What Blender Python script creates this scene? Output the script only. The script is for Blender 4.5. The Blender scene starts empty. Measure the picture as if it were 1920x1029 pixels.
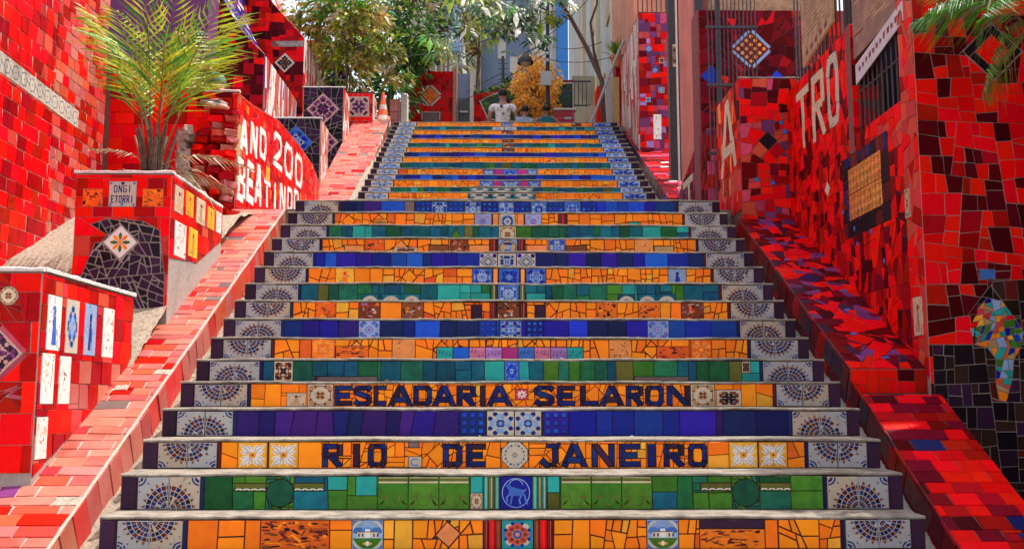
import bpy, bmesh, math, random
from mathutils import Vector, Matrix
R = math.radians
SC = bpy.context.scene
COL = SC.collection
rnd = random.Random(7)

# ------------------------------------------------------------------ camera, light, exposure
CAM = Vector((-0.0593, -4.5543, 0.474)); PITCH = 0.1244; YAW = 0.0108; FPX = 1900.0
cd = bpy.data.cameras.new('camera'); cam = bpy.data.objects.new('camera', cd); COL.objects.link(cam)
cam.location = CAM
cam.rotation_euler = (math.pi/2 + PITCH, 0, -YAW)
cd.sensor_width = 36; cd.lens = FPX/1920*36; cd.clip_start = .05; cd.clip_end = 900
SC.camera = cam
SUNDIR = Vector((.42, .12, 1.0)).normalized()
SUN_EL = math.asin(SUNDIR.z)
world = bpy.data.worlds.new('World'); SC.world = world; world.use_nodes = True
wn = world.node_tree.nodes; wl = world.node_tree.links
bg = wn['Background']; sky = wn.new('ShaderNodeTexSky'); sky.sky_type = 'NISHITA'; sky.sun_disc = False
sky.air_density=1.0; sky.dust_density=3.0; sky.ozone_density=.6; sky.sun_elevation = SUN_EL; sky.sun_rotation = math.atan2(SUNDIR.x, SUNDIR.y)
hsv = wn.new('ShaderNodeHueSaturation'); hsv.inputs['Saturation'].default_value = .6; wl.new(sky.outputs[0], hsv.inputs['Color']); wl.new(hsv.outputs[0], bg.inputs[0]); bg.inputs[1].default_value = .15
sd = bpy.data.lights.new('sun', 'SUN'); sun = bpy.data.objects.new('sun', sd); COL.objects.link(sun)
sd.energy = 2.2; sd.angle = R(.5); sd.color = (1, .94, .84)
sun.rotation_euler = SUNDIR.to_track_quat('Z', 'Y').to_euler()
SC.view_settings.view_transform = 'Standard'; SC.view_settings.look = 'None'
SC.view_settings.exposure = 1.32; SC.view_settings.gamma = 1; SC.view_settings.use_curve_mapping = False

# ------------------------------------------------------------------ materials
MATS = {}
def mat(key, col, rough=.3, var=.16, scale=18, bump=.12, spec=.5, col2=None, mix=.35, hue=.012, metal=0, coat=0):
    """procedural surface: base colour, mottling, per-piece tone change, fine relief"""
    if key in MATS: return MATS[key]
    m = bpy.data.materials.new(key); m.use_nodes = True; n = m.node_tree.nodes; l = m.node_tree.links
    b = n['Principled BSDF']; b.inputs['Roughness'].default_value = rough
    b.inputs['Specular IOR Level'].default_value = spec; b.inputs['Metallic'].default_value = metal
    b.inputs['Coat Weight'].default_value = coat
    tc = n.new('ShaderNodeNewGeometry')
    nz = n.new('ShaderNodeTexNoise'); nz.inputs['Scale'].default_value = scale; nz.inputs['Detail'].default_value = 6
    l.new(tc.outputs['Position'], nz.inputs['Vector'])
    c2 = col2 if col2 else tuple(c*.45 for c in col)
    mx = n.new('ShaderNodeMix'); mx.data_type = 'RGBA'
    mx.inputs[6].default_value = (*col, 1); mx.inputs[7].default_value = (*c2, 1)
    mr = n.new('ShaderNodeMapRange'); mr.inputs[1].default_value = .42; mr.inputs[2].default_value = .72
    mr.inputs[3].default_value = 0; mr.inputs[4].default_value = mix
    l.new(nz.outputs[0], mr.inputs[0]); l.new(mr.outputs[0], mx.inputs[0])
    oi = n.new('ShaderNodeObjectInfo')
    ad = n.new('ShaderNodeMath'); ad.operation = 'ADD'; l.new(oi.outputs['Random'], ad.inputs[0]); l.new(tc.outputs['Random Per Island'], ad.inputs[1])
    fr = n.new('ShaderNodeMath'); fr.operation = 'FRACT'; l.new(ad.outputs[0], fr.inputs[0])
    vr = n.new('ShaderNodeMapRange'); vr.inputs[3].default_value = 1-var; vr.inputs[4].default_value = 1+var; l.new(fr.outputs[0], vr.inputs[0])
    ml = n.new('ShaderNodeMath'); ml.operation = 'MULTIPLY'; ml.inputs[1].default_value = 7.31; l.new(fr.outputs[0], ml.inputs[0])
    f2 = n.new('ShaderNodeMath'); f2.operation = 'FRACT'; l.new(ml.outputs[0], f2.inputs[0])
    hr = n.new('ShaderNodeMapRange'); hr.inputs[3].default_value = .5-hue; hr.inputs[4].default_value = .5+hue; l.new(f2.outputs[0], hr.inputs[0])
    hs = n.new('ShaderNodeHueSaturation'); l.new(hr.outputs[0], hs.inputs['Hue']); l.new(vr.outputs[0], hs.inputs['Value']); l.new(mx.outputs[2], hs.inputs['Color'])
    l.new(hs.outputs[0], b.inputs['Base Color'])
    if bump:
        n2 = n.new('ShaderNodeTexNoise'); n2.inputs['Scale'].default_value = scale*4; n2.inputs['Detail'].default_value = 4
        l.new(tc.outputs['Position'], n2.inputs['Vector'])
        bp = n.new('ShaderNodeBump'); bp.inputs['Strength'].default_value = bump; bp.inputs['Distance'].default_value = .01
        l.new(n2.outputs[0], bp.inputs['Height']); l.new(bp.outputs[0], b.inputs['Normal'])
        rr = n.new('ShaderNodeMapRange'); rr.inputs[3].default_value = rough*.75; rr.inputs[4].default_value = min(1, rough*1.5)
        l.new(nz.outputs[0], rr.inputs[0]); l.new(rr.outputs[0], b.inputs['Roughness'])
    MATS[key] = m; return m

G = dict(rough=.3, bump=.1, spec=.13)
mat('orange', (.98, .245, .006), col2=(.80, .14, .005), hue=.010, var=.12, **G)
mat('orange_deep', (.80, .13, .01), **G)
mat('yellow', (.90, .40, .03), **G)
mat('peach', (.85, .30, .08), **G)
mat('cobalt', (.006, .018, .27), col2=(.01, .01, .12), hue=.02, var=.4, **G)
mat('cobalt_bright', (.012, .07, .55), hue=.015, var=.25, **G)
mat('navy', (.006, .014, .10), var=.4, **G)
mat('violet', (.032, .008, .15), var=.4, hue=.02, **G)
mat('teal', (.004, .10, .15), col2=(.004, .04, .09), hue=.03, var=.4, mix=.7, **G)
mat('green', (.01, .13, .055), col2=(.006, .05, .03), hue=.035, var=.4, mix=.7, **G)
mat('grass', (.06, .20, .015), col2=(.02, .09, .01), var=.25, mix=.6, **G)
mat('olive', (.12, .12, .02), var=.3, **G)
mat('turquoise', (.02, .34, .30), col2=(.01, .18, .2), var=.2, **G)
mat('aubergine', (.035, .010, .035), col2=(.02, .008, .02), var=.35, **G)
mat('black', (.010, .006, .010), var=.4, **G)
mat('white', (.52, .46, .37), col2=(.40, .33, .25), var=.06, hue=.004, **G)
mat('brown_black', (.030,.014,.010), var=.4, **G)
mat('white_grey', (.38,.37,.36), col2=(.28,.26,.24), var=.06, hue=.004, **G)
mat('white_warm', (.44,.36,.27), col2=(.34,.26,.18), var=.06, hue=.004, **G)
mat('white_bright', (.74, .71, .66), col2=(.55, .5, .45), var=.08, hue=.004, **G)
mat('pale_blue', (.26, .38, .60), var=.15, **G)
mat('mid_blue', (.05, .15, .50), var=.15, **G)
mat('ink', (.010, .022, .15), var=.1, **G)
mat('brown', (.20, .045, .015), var=.3, **G)
mat('maroon', (.12, .008, .008), var=.3, **G)
mat('tan', (.48, .28, .12), var=.15, **G)
mat('beige', (.62, .50, .34), var=.1, **G)
mat('pink', (.62, .18, .28), var=.15, **G)
mat('lilac', (.42, .20, .50), var=.15, **G)
mat('magenta', (.45, .03, .18), var=.15, **G)
mat('red', (.84, .003, .003), col2=(.60, .002, .002), hue=.002, var=.16, rough=.36, bump=.1, spec=.05)
mat('red_mid', (.40, .003, .003), hue=.004, var=.25, rough=.36, bump=.1, spec=.05)
mat('red_dark', (.085, .002, .005), hue=.006, var=.4, rough=.36, bump=.1, spec=.05)
mat('red_deep', (.17, .002, .009), hue=.01, var=.35, rough=.36, bump=.1, spec=.05)
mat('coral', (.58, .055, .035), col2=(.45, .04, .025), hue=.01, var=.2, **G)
mat('plum', (.17, .035, .14), hue=.02, var=.3, **G)
mat('rose', (.55, .055, .10), hue=.015, var=.25, **G)
mat('faded_red', (.45, .085, .062), col2=(.46, .16, .115), hue=.012, var=.2, mix=.8, scale=9, rough=.4, bump=.2)  # paled red: carries sun glare on the left slopes and left wall
mat('faded_pink', (.48, .14, .105), col2=(.40, .08, .055), hue=.012, var=.18, mix=.7, scale=9, rough=.45, bump=.2)  # paled pink: sun glare on those same faces, plain pale pink elsewhere
mat('worn_dark', (.16, .10, .09), var=.3, rough=.5)
mat('grout_dark', (.045, .012, .008), rough=.9, var=.05, bump=.5)
mat('grout_grey', (.36, .31, .27), rough=.95, var=.05, bump=.6, scale=30)
mat('grout_pink', (.60, .36, .29), rough=.95, var=.05, bump=.5, scale=30)
mat('grout_red', (.22, .06, .05), rough=.9, var=.05, bump=.5)
mat('cement', (.42, .38, .31), col2=(.22, .19, .15), rough=.95, var=.05, bump=.9, scale=14, mix=.8)
mat('tread', (.28, .25, .20), col2=(.10, .085, .065), rough=.95, var=.05, bump=1.0, scale=11, mix=.8, spec=.1)
mat('sandy', (.40, .33, .24), col2=(.18, .14, .10), rough=1, var=.05, bump=1, scale=40, mix=.9)
mat('whitewash', (.66, .60, .55), col2=(.30, .22, .19), rough=.8, var=.05, bump=.5)
mat('stone', (.36, .30, .24), col2=(.14, .10, .08), rough=.95, var=.25, bump=1, scale=25, mix=.9)
mat('iron', (.035, .028, .035), rough=.55, var=.2, bump=.3)
mat('rust', (.12, .06, .045), rough=.8, var=.2, bump=.5)
mat('pole_grey', (.34, .33, .36), rough=.5, var=.1)
mat('salmon', (.62, .20, .12), col2=(.45, .13, .10), rough=.8, var=.05, bump=.4, scale=3, mix=.9)
mat('poster', (.46, .27, .13), col2=(.22, .11, .07), rough=.7, var=.05, bump=.2, scale=12, mix=.9)
mat('poster_dark', (.22, .12, .08), col2=(.40, .24, .15), rough=.7, var=.05, bump=.2, scale=9, mix=.9)
mat('paper', (.55, .50, .52), rough=.7, var=.05, bump=.1)
mat('print', (.20, .02, .03), rough=.7, var=.05, bump=0)
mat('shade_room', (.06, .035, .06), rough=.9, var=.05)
P = {k: MATS[k] for k in MATS}

# ------------------------------------------------------------------ object helpers
def tag(o, label=None, cat=None, group=None, kind=None):
    if label: o['label'] = label
    if cat: o['category'] = cat
    if group: o['group'] = group
    if kind: o['kind'] = kind
    return o
def empty(name, loc=(0,0,0)):
    o = bpy.data.objects.new(name, None); o.empty_display_size = .1; COL.objects.link(o); o.location = loc; return o
def thing(name, label, cat, loc=(0,0,0), group=None):
    return tag(empty(name, loc), label, cat, group)
def link(name, me, parent=None, loc=None):
    o = bpy.data.objects.new(name, me); COL.objects.link(o)
    if loc is not None: o.location = loc
    if parent:
        o.parent = parent
        if loc is None: o.location = -Vector(parent.location)
        else: o.location = Vector(loc) - Vector(parent.location)
    return o
class MB:
    """collects faces in world coordinates"""
    def __init__(s): s.v=[]; s.f=[]; s.m=[]; s.mats=[]; s.smooth=False
    def mi(s, m):
        m = P[m] if isinstance(m, str) else m
        if m not in s.mats: s.mats.append(m)
        return s.mats.index(m)
    def add(s, vs, fs, m):
        o = len(s.v); s.v += [tuple(x) for x in vs]; k = s.mi(m)
        for f in fs: s.f.append([o+i for i in f]); s.m.append(k)
    def box(s, x0,x1,y0,y1,z0,z1,m):
        s.add([(x0,y0,z0),(x1,y0,z0),(x1,y1,z0),(x0,y1,z0),(x0,y0,z1),(x1,y0,z1),(x1,y1,z1),(x0,y1,z1)],
              [(0,3,2,1),(4,5,6,7),(0,1,5,4),(1,2,6,5),(2,3,7,6),(3,0,4,7)], m)
    def prism(s, pts, d, m):
        """closed solid: planar outline pts swept by vector d"""
        n=len(pts); d=Vector(d); a=[Vector(p) for p in pts]; b=[p+d for p in a]
        nn=Vector((0,0,0))
        for i in range(n): nn+=a[i].cross(a[(i+1)%n])
        top=list(range(n)); bot=list(range(n,2*n))
        fs=[top[::-1],bot] if nn.dot(d)>0 else [top,bot[::-1]]
        for i in range(n):
            j=(i+1)%n
            fs.append((i,j,n+j,n+i) if nn.dot(d)>0 else (j,i,n+i,n+j))
        s.add(a+b,fs,m)
    def tube(s, pts, rad, m, n=7, caps=True):
        pts=[Vector(p) for p in pts]
        if not isinstance(rad,(list,tuple)): rad=[rad]*len(pts)
        vs=[]; fs=[]
        t0=(pts[1]-pts[0]).normalized(); ref=Vector((0,0,1)) if abs(t0.z)<.9 else Vector((1,0,0))
        u=t0.cross(ref).normalized()
        for i,p in enumerate(pts):
            t=(pts[min(i+1,len(pts)-1)]-pts[max(i-1,0)]).normalized()
            u=(u-t*u.dot(t)).normalized(); w=t.cross(u)
            for k in range(n):
                a=2*math.pi*k/n; vs.append(p+(u*math.cos(a)+w*math.sin(a))*rad[i])
        for i in range(len(pts)-1):
            for k in range(n):
                fs.append((i*n+k,i*n+(k+1)%n,(i+1)*n+(k+1)%n,(i+1)*n+k))
        if caps: fs.append(tuple(range(n))[::-1]); fs.append(tuple(range((len(pts)-1)*n,len(pts)*n)))
        s.add(vs,fs,m)
    def lathe(s, c, prof, m, n=16):
        c=Vector(c); vs=[]; fs=[]
        for r,z in prof:
            for k in range(n):
                a=2*math.pi*k/n; vs.append(c+Vector((r*math.cos(a),r*math.sin(a),z)))
        for i in range(len(prof)-1):
            for k in range(n): fs.append((i*n+k,i*n+(k+1)%n,(i+1)*n+(k+1)%n,(i+1)*n+k))
        s.add(vs,fs,m)
    def build(s, name, parent=None, origin=None, kind=None, smooth=None):
        if origin is None:
            origin=Vector(parent.location) if parent else (Vector((sum(v[0] for v in s.v)/len(s.v),sum(v[1] for v in s.v)/len(s.v),min(v[2] for v in s.v))))
        origin=Vector(origin)
        me=bpy.data.meshes.new(name); me.from_pydata([tuple(Vector(v)-origin) for v in s.v],[],s.f)
        for m in s.mats: me.materials.append(m)
        me.polygons.foreach_set('material_index', s.m)
        if smooth or s.smooth: me.polygons.foreach_set('use_smooth',[True]*len(me.polygons))
        me.update()
        o=link(name,me,parent,origin)
        if kind: o['kind']=kind
        return o

# ------------------------------------------------------------------ convex cell mosaic
def area(p):
    return .5*sum(p[i][0]*p[(i+1)%len(p)][1]-p[(i+1)%len(p)][0]*p[i][1] for i in range(len(p)))
def clip(p, a, n, keep_in=True):
    """half plane: dot(q-a,n)<=0 is inside"""
    out=[]; s=1 if keep_in else -1; N=len(p)
    d=[s*((q[0]-a[0])*n[0]+(q[1]-a[1])*n[1]) for q in p]
    for i in range(N):
        j=(i+1)%N
        if d[i]<=1e-9: out.append(p[i])
        if (d[i]<-1e-9 and d[j]>1e-9) or (d[i]>1e-9 and d[j]<-1e-9):
            t=d[i]/(d[i]-d[j]); out.append((p[i][0]+(p[j][0]-p[i][0])*t,p[i][1]+(p[j][1]-p[i][1])*t))
    return out if len(out)>2 and abs(area(out))>1e-6 else None
def edges(p):
    for i in range(len(p)):
        a=p[i]; b=p[(i+1)%len(p)]; L=math.hypot(b[0]-a[0],b[1]-a[1])
        if L>1e-7: yield a,((b[1]-a[1])/L,-(b[0]-a[0])/L)       # outward normal of a ccw outline
def ccw(p): return list(p) if area(p)>0 else list(p)[::-1]
def inter(p,q):
    for a,n in edges(q):
        p=clip(p,a,n)
        if not p: return None
    return p
def minus(p,q):
    out=[]
    if inter(p,q) is None: return [p]
    for a,n in edges(q):
        o=clip(p,a,n,False)
        if o: out.append(o)
        p=clip(p,a,n)
        if not p: break
    return out
def inset(p,g):
    q=p
    for a,n in edges(p):
        q=clip(q,(a[0]-n[0]*g,a[1]-n[1]*g),n)
        if not q: return None
    return q
def rect(u0,v0,u1,v1): return [(u0,v0),(u1,v0),(u1,v1),(u0,v1)]
def ngon(cx,cy,r,n=12,ph=0,ry=None):
    ry=r if ry is None else ry
    return [(cx+r*math.cos(ph+2*math.pi*k/n),cy+ry*math.sin(ph+2*math.pi*k/n)) for k in range(n)]
def bsp(p,size,rg,jit=.12,asp=1.0):
    us=[q[0] for q in p]; vs=[q[1] for q in p]; w=max(us)-min(us); h=(max(vs)-min(vs))*asp
    if max(w,h)<size*rg.uniform(.85,1.45): return [p]
    t=rg.uniform(.34,.66); ang=rg.uniform(-jit,jit)
    if w>h*rg.uniform(.85,1.15): a=(min(us)+w*t,(min(vs)+max(vs))/2); n=(math.cos(ang),math.sin(ang))
    else: a=((min(us)+max(us))/2,min(vs)+h/asp*t); n=(math.sin(ang),math.cos(ang))
    A=clip(p,a,n); B=clip(p,a,n,False); o=[]
    if A: o+=bsp(A,size,rg,jit,asp)
    if B: o+=bsp(B,size,rg,jit,asp)
    return o or [p]
def courses(p,cw,ch,rg,jit=.03,vary=.35):
    us=[q[0] for q in p]; vs=[q[1] for q in p]; out=[]; v=min(vs)-rg.uniform(0,ch*.3)
    while v<max(vs):
        hh=ch*rg.uniform(1-vary*.5,1+vary*.5); u=min(us)-rg.uniform(0,cw)
        while u<max(us):
            ww=cw*rg.uniform(1-vary,1+vary)
            j=lambda: rg.uniform(-jit,jit)*ch
            c=inter(ccw([(u,v),(u+ww,v),(u+ww+j(),v+hh),(u,v+hh)]),p)
            if c: out.append(c)
            u+=ww
        v+=hh
    return out
REG={}
class Panel:
    """a flat face of something: origin O, in-plane axes U (right) and V (up); cells are laid on it"""
    def __init__(s,root,O,U,V,gap=.0035,th=.006,seed=1):
        s.root=root; s.O=Vector(O); s.U=Vector(U).normalized(); s.V=Vector(V).normalized(); s.N=s.U.cross(s.V)
        s.c=[]; s.mina=1.3e-4; s.gap=gap; s.th=th; s.rg=random.Random(seed)
    def pt(s,q,h=0): return s.O+s.U*q[0]+s.V*q[1]+s.N*h
    def fill(s,polys,pal,name='tile',th=None):
        ms=[k for k in pal]; ws=[pal[k] for k in pal]
        for p in polys: s.c.append((p,name,s.rg.choices(ms,ws)[0],th or s.th))
    def put(s,poly,m,name='tile',th=None,hole=False):
        poly=ccw(poly); n=[]
        for c in s.c:
            for d in minus(c[0],poly): n.append((d,)+c[1:])
        s.c=n
        if not hole: s.c.append((poly,name,m,th or s.th))
    def cut(s,region):
        s.c=[(i,)+c[1:] for c in s.c for i in [inter(c[0],region)] if i]
    def done(s):
        for poly,name,m,th in s.c:
            a=abs(area(poly))
            if a<s.mina: continue
            q=inset(poly,s.gap*s.rg.uniform(.35,.65))
            if not q or abs(area(q))<s.mina*.4: continue
            r=inset(q,.0016) or q
            tx=s.rg.uniform(-.03,.03); ty=s.rg.uniform(-.03,.03); cu=sum(k[0] for k in q)/len(q); cv=sum(k[1] for k in q)/len(q)
            t=th*s.rg.uniform(.65,1.35)
            if len(r)!=len(q): r=[(cu+(k[0]-cu)*.97,cv+(k[1]-cv)*.97) for k in q]
            base=[s.pt(k,-.001) for k in q]
            mid=[s.pt(k,t-.0016+tx*(k[0]-cu)+ty*(k[1]-cv)) for k in q]
            top=[s.pt(k,t+tx*(k[0]-cu)+ty*(k[1]-cv)) for k in r]
            c=s.pt((cu,cv),0); dist=(c-CAM).length; vis=abs((CAM-c).normalized().dot(s.N))
            app=math.sqrt(a*vis)*FPX/dist
            REG.setdefault((s.root.name,name),[]).append((app,base,mid,top,m,c))
        s.c=[]
def prism_faces(n):
    fs=[tuple(range(2*n,3*n))]
    for k in range(2):
        for i in range(n): fs.append((k*n+i,k*n+(i+1)%n,(k+1)*n+(i+1)%n,(k+1)*n+i))
    return fs
def finalize():
    for (rn,name),L in REG.items():
        root=bpy.data.objects[rn]; L.sort(key=lambda e:-e[0])
        singles=[e for e in L[:300] if e[0]>=8.0]; rest=L[len(singles):]
        for app,base,mid,top,m,c in singles:
            me=bpy.data.meshes.new(name); vs=[tuple(v-c) for v in base+mid+top]
            me.from_pydata(vs,[],prism_faces(len(base))); me.materials.append(P[m]); link(name,me,root,c)
        if rest:
            b=MB()
            for app,base,mid,top,m,c in rest: b.add(base+mid+top,prism_faces(len(base)),m)
            b.build('small_'+name+'s',root,kind='stuff')

# ------------------------------------------------------------------ stroke alphabet
LET={'A':[(.08,0,.5,1),(.92,0,.5,1),(.22,.3,.78,.3)],
'B':[(.12,0,.12,1),(.12,.92,.7,.92),(.8,.9,.82,.6),(.12,.52,.75,.52),(.86,.5,.86,.12),(.12,.08,.8,.08)],
'C':[(.9,.92,.2,.92),(.12,1,.12,0),(.2,.1,.9,.1)],
'D':[(.12,0,.12,1),(.12,.92,.7,.92),(.12,.08,.7,.08),(.68,.95,.9,.75),(.9,.8,.9,.2),(.9,.25,.68,.05)],
'E':[(.14,0,.14,1),(.14,.9,1,.9),(.14,.5,.85,.5),(.14,.1,1,.1)],
'G':[(.95,.9,.3,.9),(.14,.9,.14,.1),(.14,.1,.95,.1),(.88,.1,.88,.5),(.55,.48,.95,.48)],
'H':[(.12,0,.12,1),(.88,0,.88,1),(.12,.5,.88,.5)],
'I':[(.5,0,.5,1)],
'J':[(.8,1,.8,.15),(.85,.1,.4,.02),(.45,.02,.08,.3),(.35,.95,1,.95)],
'L':[(.14,0,.14,1),(.14,.1,1,.1)],
'N':[(.12,0,.12,1),(.88,0,.88,1),(.12,.98,.88,.02)],
'O':[(.25,.93,.75,.93),(.72,.97,.9,.72),(.9,.8,.9,.2),(.9,.28,.72,.03),(.75,.07,.25,.07),(.28,.03,.1,.28),(.1,.2,.1,.8),(.1,.72,.28,.97)],
'P':[(.12,0,.12,1),(.12,.92,.75,.92),(.86,.95,.86,.48),(.12,.5,.8,.5)],
'R':[(.12,0,.12,1),(.12,.92,.75,.92),(.86,.97,.86,.48),(.12,.5,.8,.5),(.4,.5,.92,0)],
'S':[(.95,.78,.72,.93),(.75,.93,.3,.93),(.34,.95,.1,.78),(.12,.84,.14,.6),(.1,.66,.88,.4),(.88,.44,.88,.2),(.92,.26,.68,.06),(.7,.08,.28,.08),(.3,.06,.05,.24)],
'T':[(.5,0,.5,.86),(0,.92,1,.92)],
'W':[(.05,1,.28,0),(.28,0,.5,.8),(.5,.8,.72,0),(.72,0,.95,1)],
'M':[(.1,0,.1,1),(.9,0,.9,1),(.1,.98,.5,.4),(.9,.98,.5,.4)],
'2':[(.1,.75,.35,.94),(.3,.93,.72,.93),(.7,.95,.9,.72),(.9,.8,.82,.5),(.85,.55,.1,.08),(.1,.08,1,.08)],
'0':[(.25,.93,.75,.93),(.72,.97,.9,.72),(.9,.8,.9,.2),(.9,.28,.72,.03),(.75,.07,.25,.07),(.28,.03,.1,.28),(.1,.2,.1,.8),(.1,.72,.28,.97)],
'U':[(.12,1,.12,.15),(.1,.2,.35,.06),(.3,.07,.7,.07),(.65,.06,.9,.2),(.88,.15,.88,1)],
'1':[(.5,0,.5,1),(.2,.75,.5,.95)],'9':[(.85,0,.85,.9),(.2,.93,.85,.93),(.15,.95,.15,.5),(.15,.5,.8,.5)],
'6':[(.15,0,.15,.95),(.2,.93,.85,.93),(.15,.07,.85,.07),(.85,.05,.85,.5),(.15,.5,.8,.5)]}
def stroke(x0,y0,x1,y1,w,ext=0):
    L=math.hypot(x1-x0,y1-y0); tx=(x1-x0)/L; ty=(y1-y0)/L; nx,ny=-ty*w/2,tx*w/2
    x0-=tx*ext;y0-=ty*ext;x1+=tx*ext;y1+=ty*ext
    return [(x0-nx,y0-ny),(x1-nx,y1-ny),(x1+nx,y1+ny),(x0+nx,y0+ny)]
def letter(ch,u0,v0,w,h,t):
    box=rect(u0-.001,v0,u0+w+.001,v0+h); out=[]
    for a,b,c,d in LET[ch]:
        q=inter(ccw(stroke(u0+a*w,v0+b*h,u0+c*w,v0+d*h,t)),box)
        if q: out.append(q)
    return out

# ------------------------------------------------------------------ decorated tiles (print is thin coloured facets on a shared tile mesh)
def sym(seed,cols,n=5,w=1,h=1):
    """four-fold ornament in the unit square"""
    g=random.Random(seed); o=[]
    for k in range(n):
        x=g.uniform(.04,.38); y=g.uniform(.04,.38); r=g.uniform(.035,.11); c=g.choice(cols); nn=g.choice((4,5,8)); ph=g.uniform(0,1)
        for sx in (1,-1):
            for sy in (1,-1):
                o.append(([(sx*px,sy*py) for px,py in ngon(x,y,r,nn,ph)],c)); o.append(([(sx*py,sy*px) for px,py in ngon(x,y,r,nn,ph)],c))
    o.append((ngon(0,0,.12,8),cols[0])); o.append((ngon(0,0,.06,8),cols[-1])); return o
def ring(cx,cy,r0,r1,n,c,a0=0,a1=2*math.pi):
    o=[]
    for k in range(n):
        a=a0+(a1-a0)*k/n; b=a0+(a1-a0)*(k+1)/n
        o.append(([(cx+r0*math.cos(a),cy+r0*math.sin(a)),(cx+r1*math.cos(a),cy+r1*math.sin(a)),(cx+r1*math.cos(b),cy+r1*math.sin(b)),(cx+r0*math.cos(b),cy+r0*math.sin(b))],c))
    return o
def blobs(seed,cols,n,r0=.03,r1=.12,wig=True):
    g=random.Random(seed); o=[]
    for k in range(n):
        x=g.uniform(-.46,.46); y=g.uniform(-.46,.46)
        if g.random()<.5: a=g.uniform(0,6.28); L=g.uniform(.08,.28); o.append((stroke(x,y,x+L*math.cos(a),y+L*math.sin(a),g.uniform(.02,.06)),g.choice(cols)))
        else: o.append((ngon(x,y,g.uniform(r0,r1),g.choice((5,6,7)),g.uniform(0,3),g.uniform(r0,r1)),g.choice(cols)))
    return o
def patt(kind):
    """returns (base material, [(polygon, material)], aspect w/h)"""
    k=kind.split(':'); n=k[0]; s=int(k[1]) if len(k)>1 else 0
    if n=='fan':                 # two tiles wide, hub at the top (s&1) or the bottom
        o=[]; H=-.5; top=s&1
        rays=13
        for i in range(rays):
            a=math.pi*(i+.5)/rays
            for j,(r0,r1) in enumerate(((.12,.25),(.28,.41),(.44,.57),(.60,.73))):
                rm=(r0+r1)/2*1.02; hw=rm*math.pi/rays*.46; c=('ink' if (i+j)%2 else 'maroon') if (i*7+j)%5 else 'black'
                ux,uy=math.cos(a),math.sin(a)
                q=[(ux*r0-uy*hw*.8,uy*r0+ux*hw*.8),(ux*r0+uy*hw*.8,uy*r0-ux*hw*.8),(ux*r1+uy*hw,uy*r1-ux*hw),(ux*r1-uy*hw,uy*r1+ux*hw)]
                o.append((q,c))
            r=.76; hw=.05
            o.append(([(ux*r-uy*hw,uy*r+ux*hw),(ux*r+uy*hw,uy*r-ux*hw),(ux*(r+.055)+uy*hw*.7,uy*(r+.055)-ux*hw*.7),(ux*(r+.12),uy*(r+.12)),(ux*(r+.055)-uy*hw*.7,uy*(r+.055)+ux*hw*.7)],'brown' if not s&2 else 'rust'))
        o+=ring(0,0,0.03,.09,6,'ink',0,math.pi)
        for sx in (1,-1):
            c0=(sx*.97,.97)
            o+=ring(c0[0],c0[1],.20,.25,6,'ink',math.pi if sx>0 else 1.5*math.pi,1.5*math.pi if sx>0 else 2*math.pi)
            o+=ring(c0[0],c0[1],.07,.15,5,'ink',math.pi if sx>0 else 1.5*math.pi,1.5*math.pi if sx>0 else 2*math.pi)
            o.append((ngon(sx*.66,.80,.035,4),'ink')); o.append((ngon(sx*.93,.55,.03,4),'ink'))
        o=[([(x*.5,(y-.5) if not top else (.5-y)) for x,y in q],c) for q,c in o]
        vg=random.Random(int(k[2]) if len(k)>2 else 0); cr=[]
        o=[q for q in o if vg.random()>.05]
        for _ in range(5):                                   # crazing of the glaze
            x,y=vg.uniform(-.48,.48),vg.uniform(-.45,.45)
            for _ in range(4): x2,y2=x+vg.uniform(-.06,.06),y+vg.uniform(-.13,.13); cr.append((stroke(x,y,x2,y2,.006,.002),'worn_dark')); x,y=x2,y2
        return ['white','white_grey','white','white_warm'][vg.randrange(4)],o+cr,1.95
    if n=='azul': return 'white',sym(s,['mid_blue','ink','pale_blue'],7),1
    if n=='azul2': return 'mid_blue',sym(s,['pale_blue','cobalt','white_grey','cobalt_bright'],8),1
    if n=='azul3': return 'pale_blue',sym(s,['cobalt_bright','mid_blue','cobalt','white'],8),1
    if n=='wreath': return 'teal',ring(0,.1,.2,.26,10,'white',3.3,6.1)+ring(0,.1,.32,.37,12,'turquoise',3.2,6.2)+sym(s,['turquoise','white'],3)+[(rect(-.5,.4,.5,.46),'white')],1
    if n=='bluegrid':
        o=[]
        for i in range(3):
            for j in range(3): o.append((ngon(-.32+.32*i,-.32+.32*j,.16,4,.785),'navy')); o.append((ngon(-.32+.32*i,-.30+.32*j,.11,4,.785),'cobalt_bright'))
        return 'cobalt',o,1
    if n=='scene':
        o=[(rect(-.5,.1,.5,.5),'pale_blue'),(rect(-.5,-.5,.5,-.12),'grass')]+[(ngon(-.3+.3*i,.14,.2,7,.3,.12),'mid_blue') for i in range(3)]
        o+=[(rect(-.34,-.1,.34,.08),'beige'),(rect(-.08,-.1,.08,.2),'white_bright'),(rect(-.34,.08,.34,.11),'brown')]
        o+=[(rect(-.3+.12*i,-.07,-.25+.12*i,.04),'ink') for i in range(6) if i not in(2,3)]
        o+=[(ngon(0,-.3,.16,9,0,.06),'yellow'),(ngon(0,-.3,.06,7,0,.09),'white_bright')]
        for a in range(4):
            x=.5 if a%2 else -.5; y=.5 if a//2 else -.5
            o.append(([(x,y),(x,y*.2),(x*.65,y*.68),(x*.2,y)],'white')); o.append(([(x,y),(x,y*.5),(x*.8,y*.82),(x*.5,y)],'mid_blue'))
        return 'pale_blue',o,.9
    if n=='relief': return 'orange_deep',blobs(s,['brown','orange','black','maroon','brown'],26),1
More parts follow.
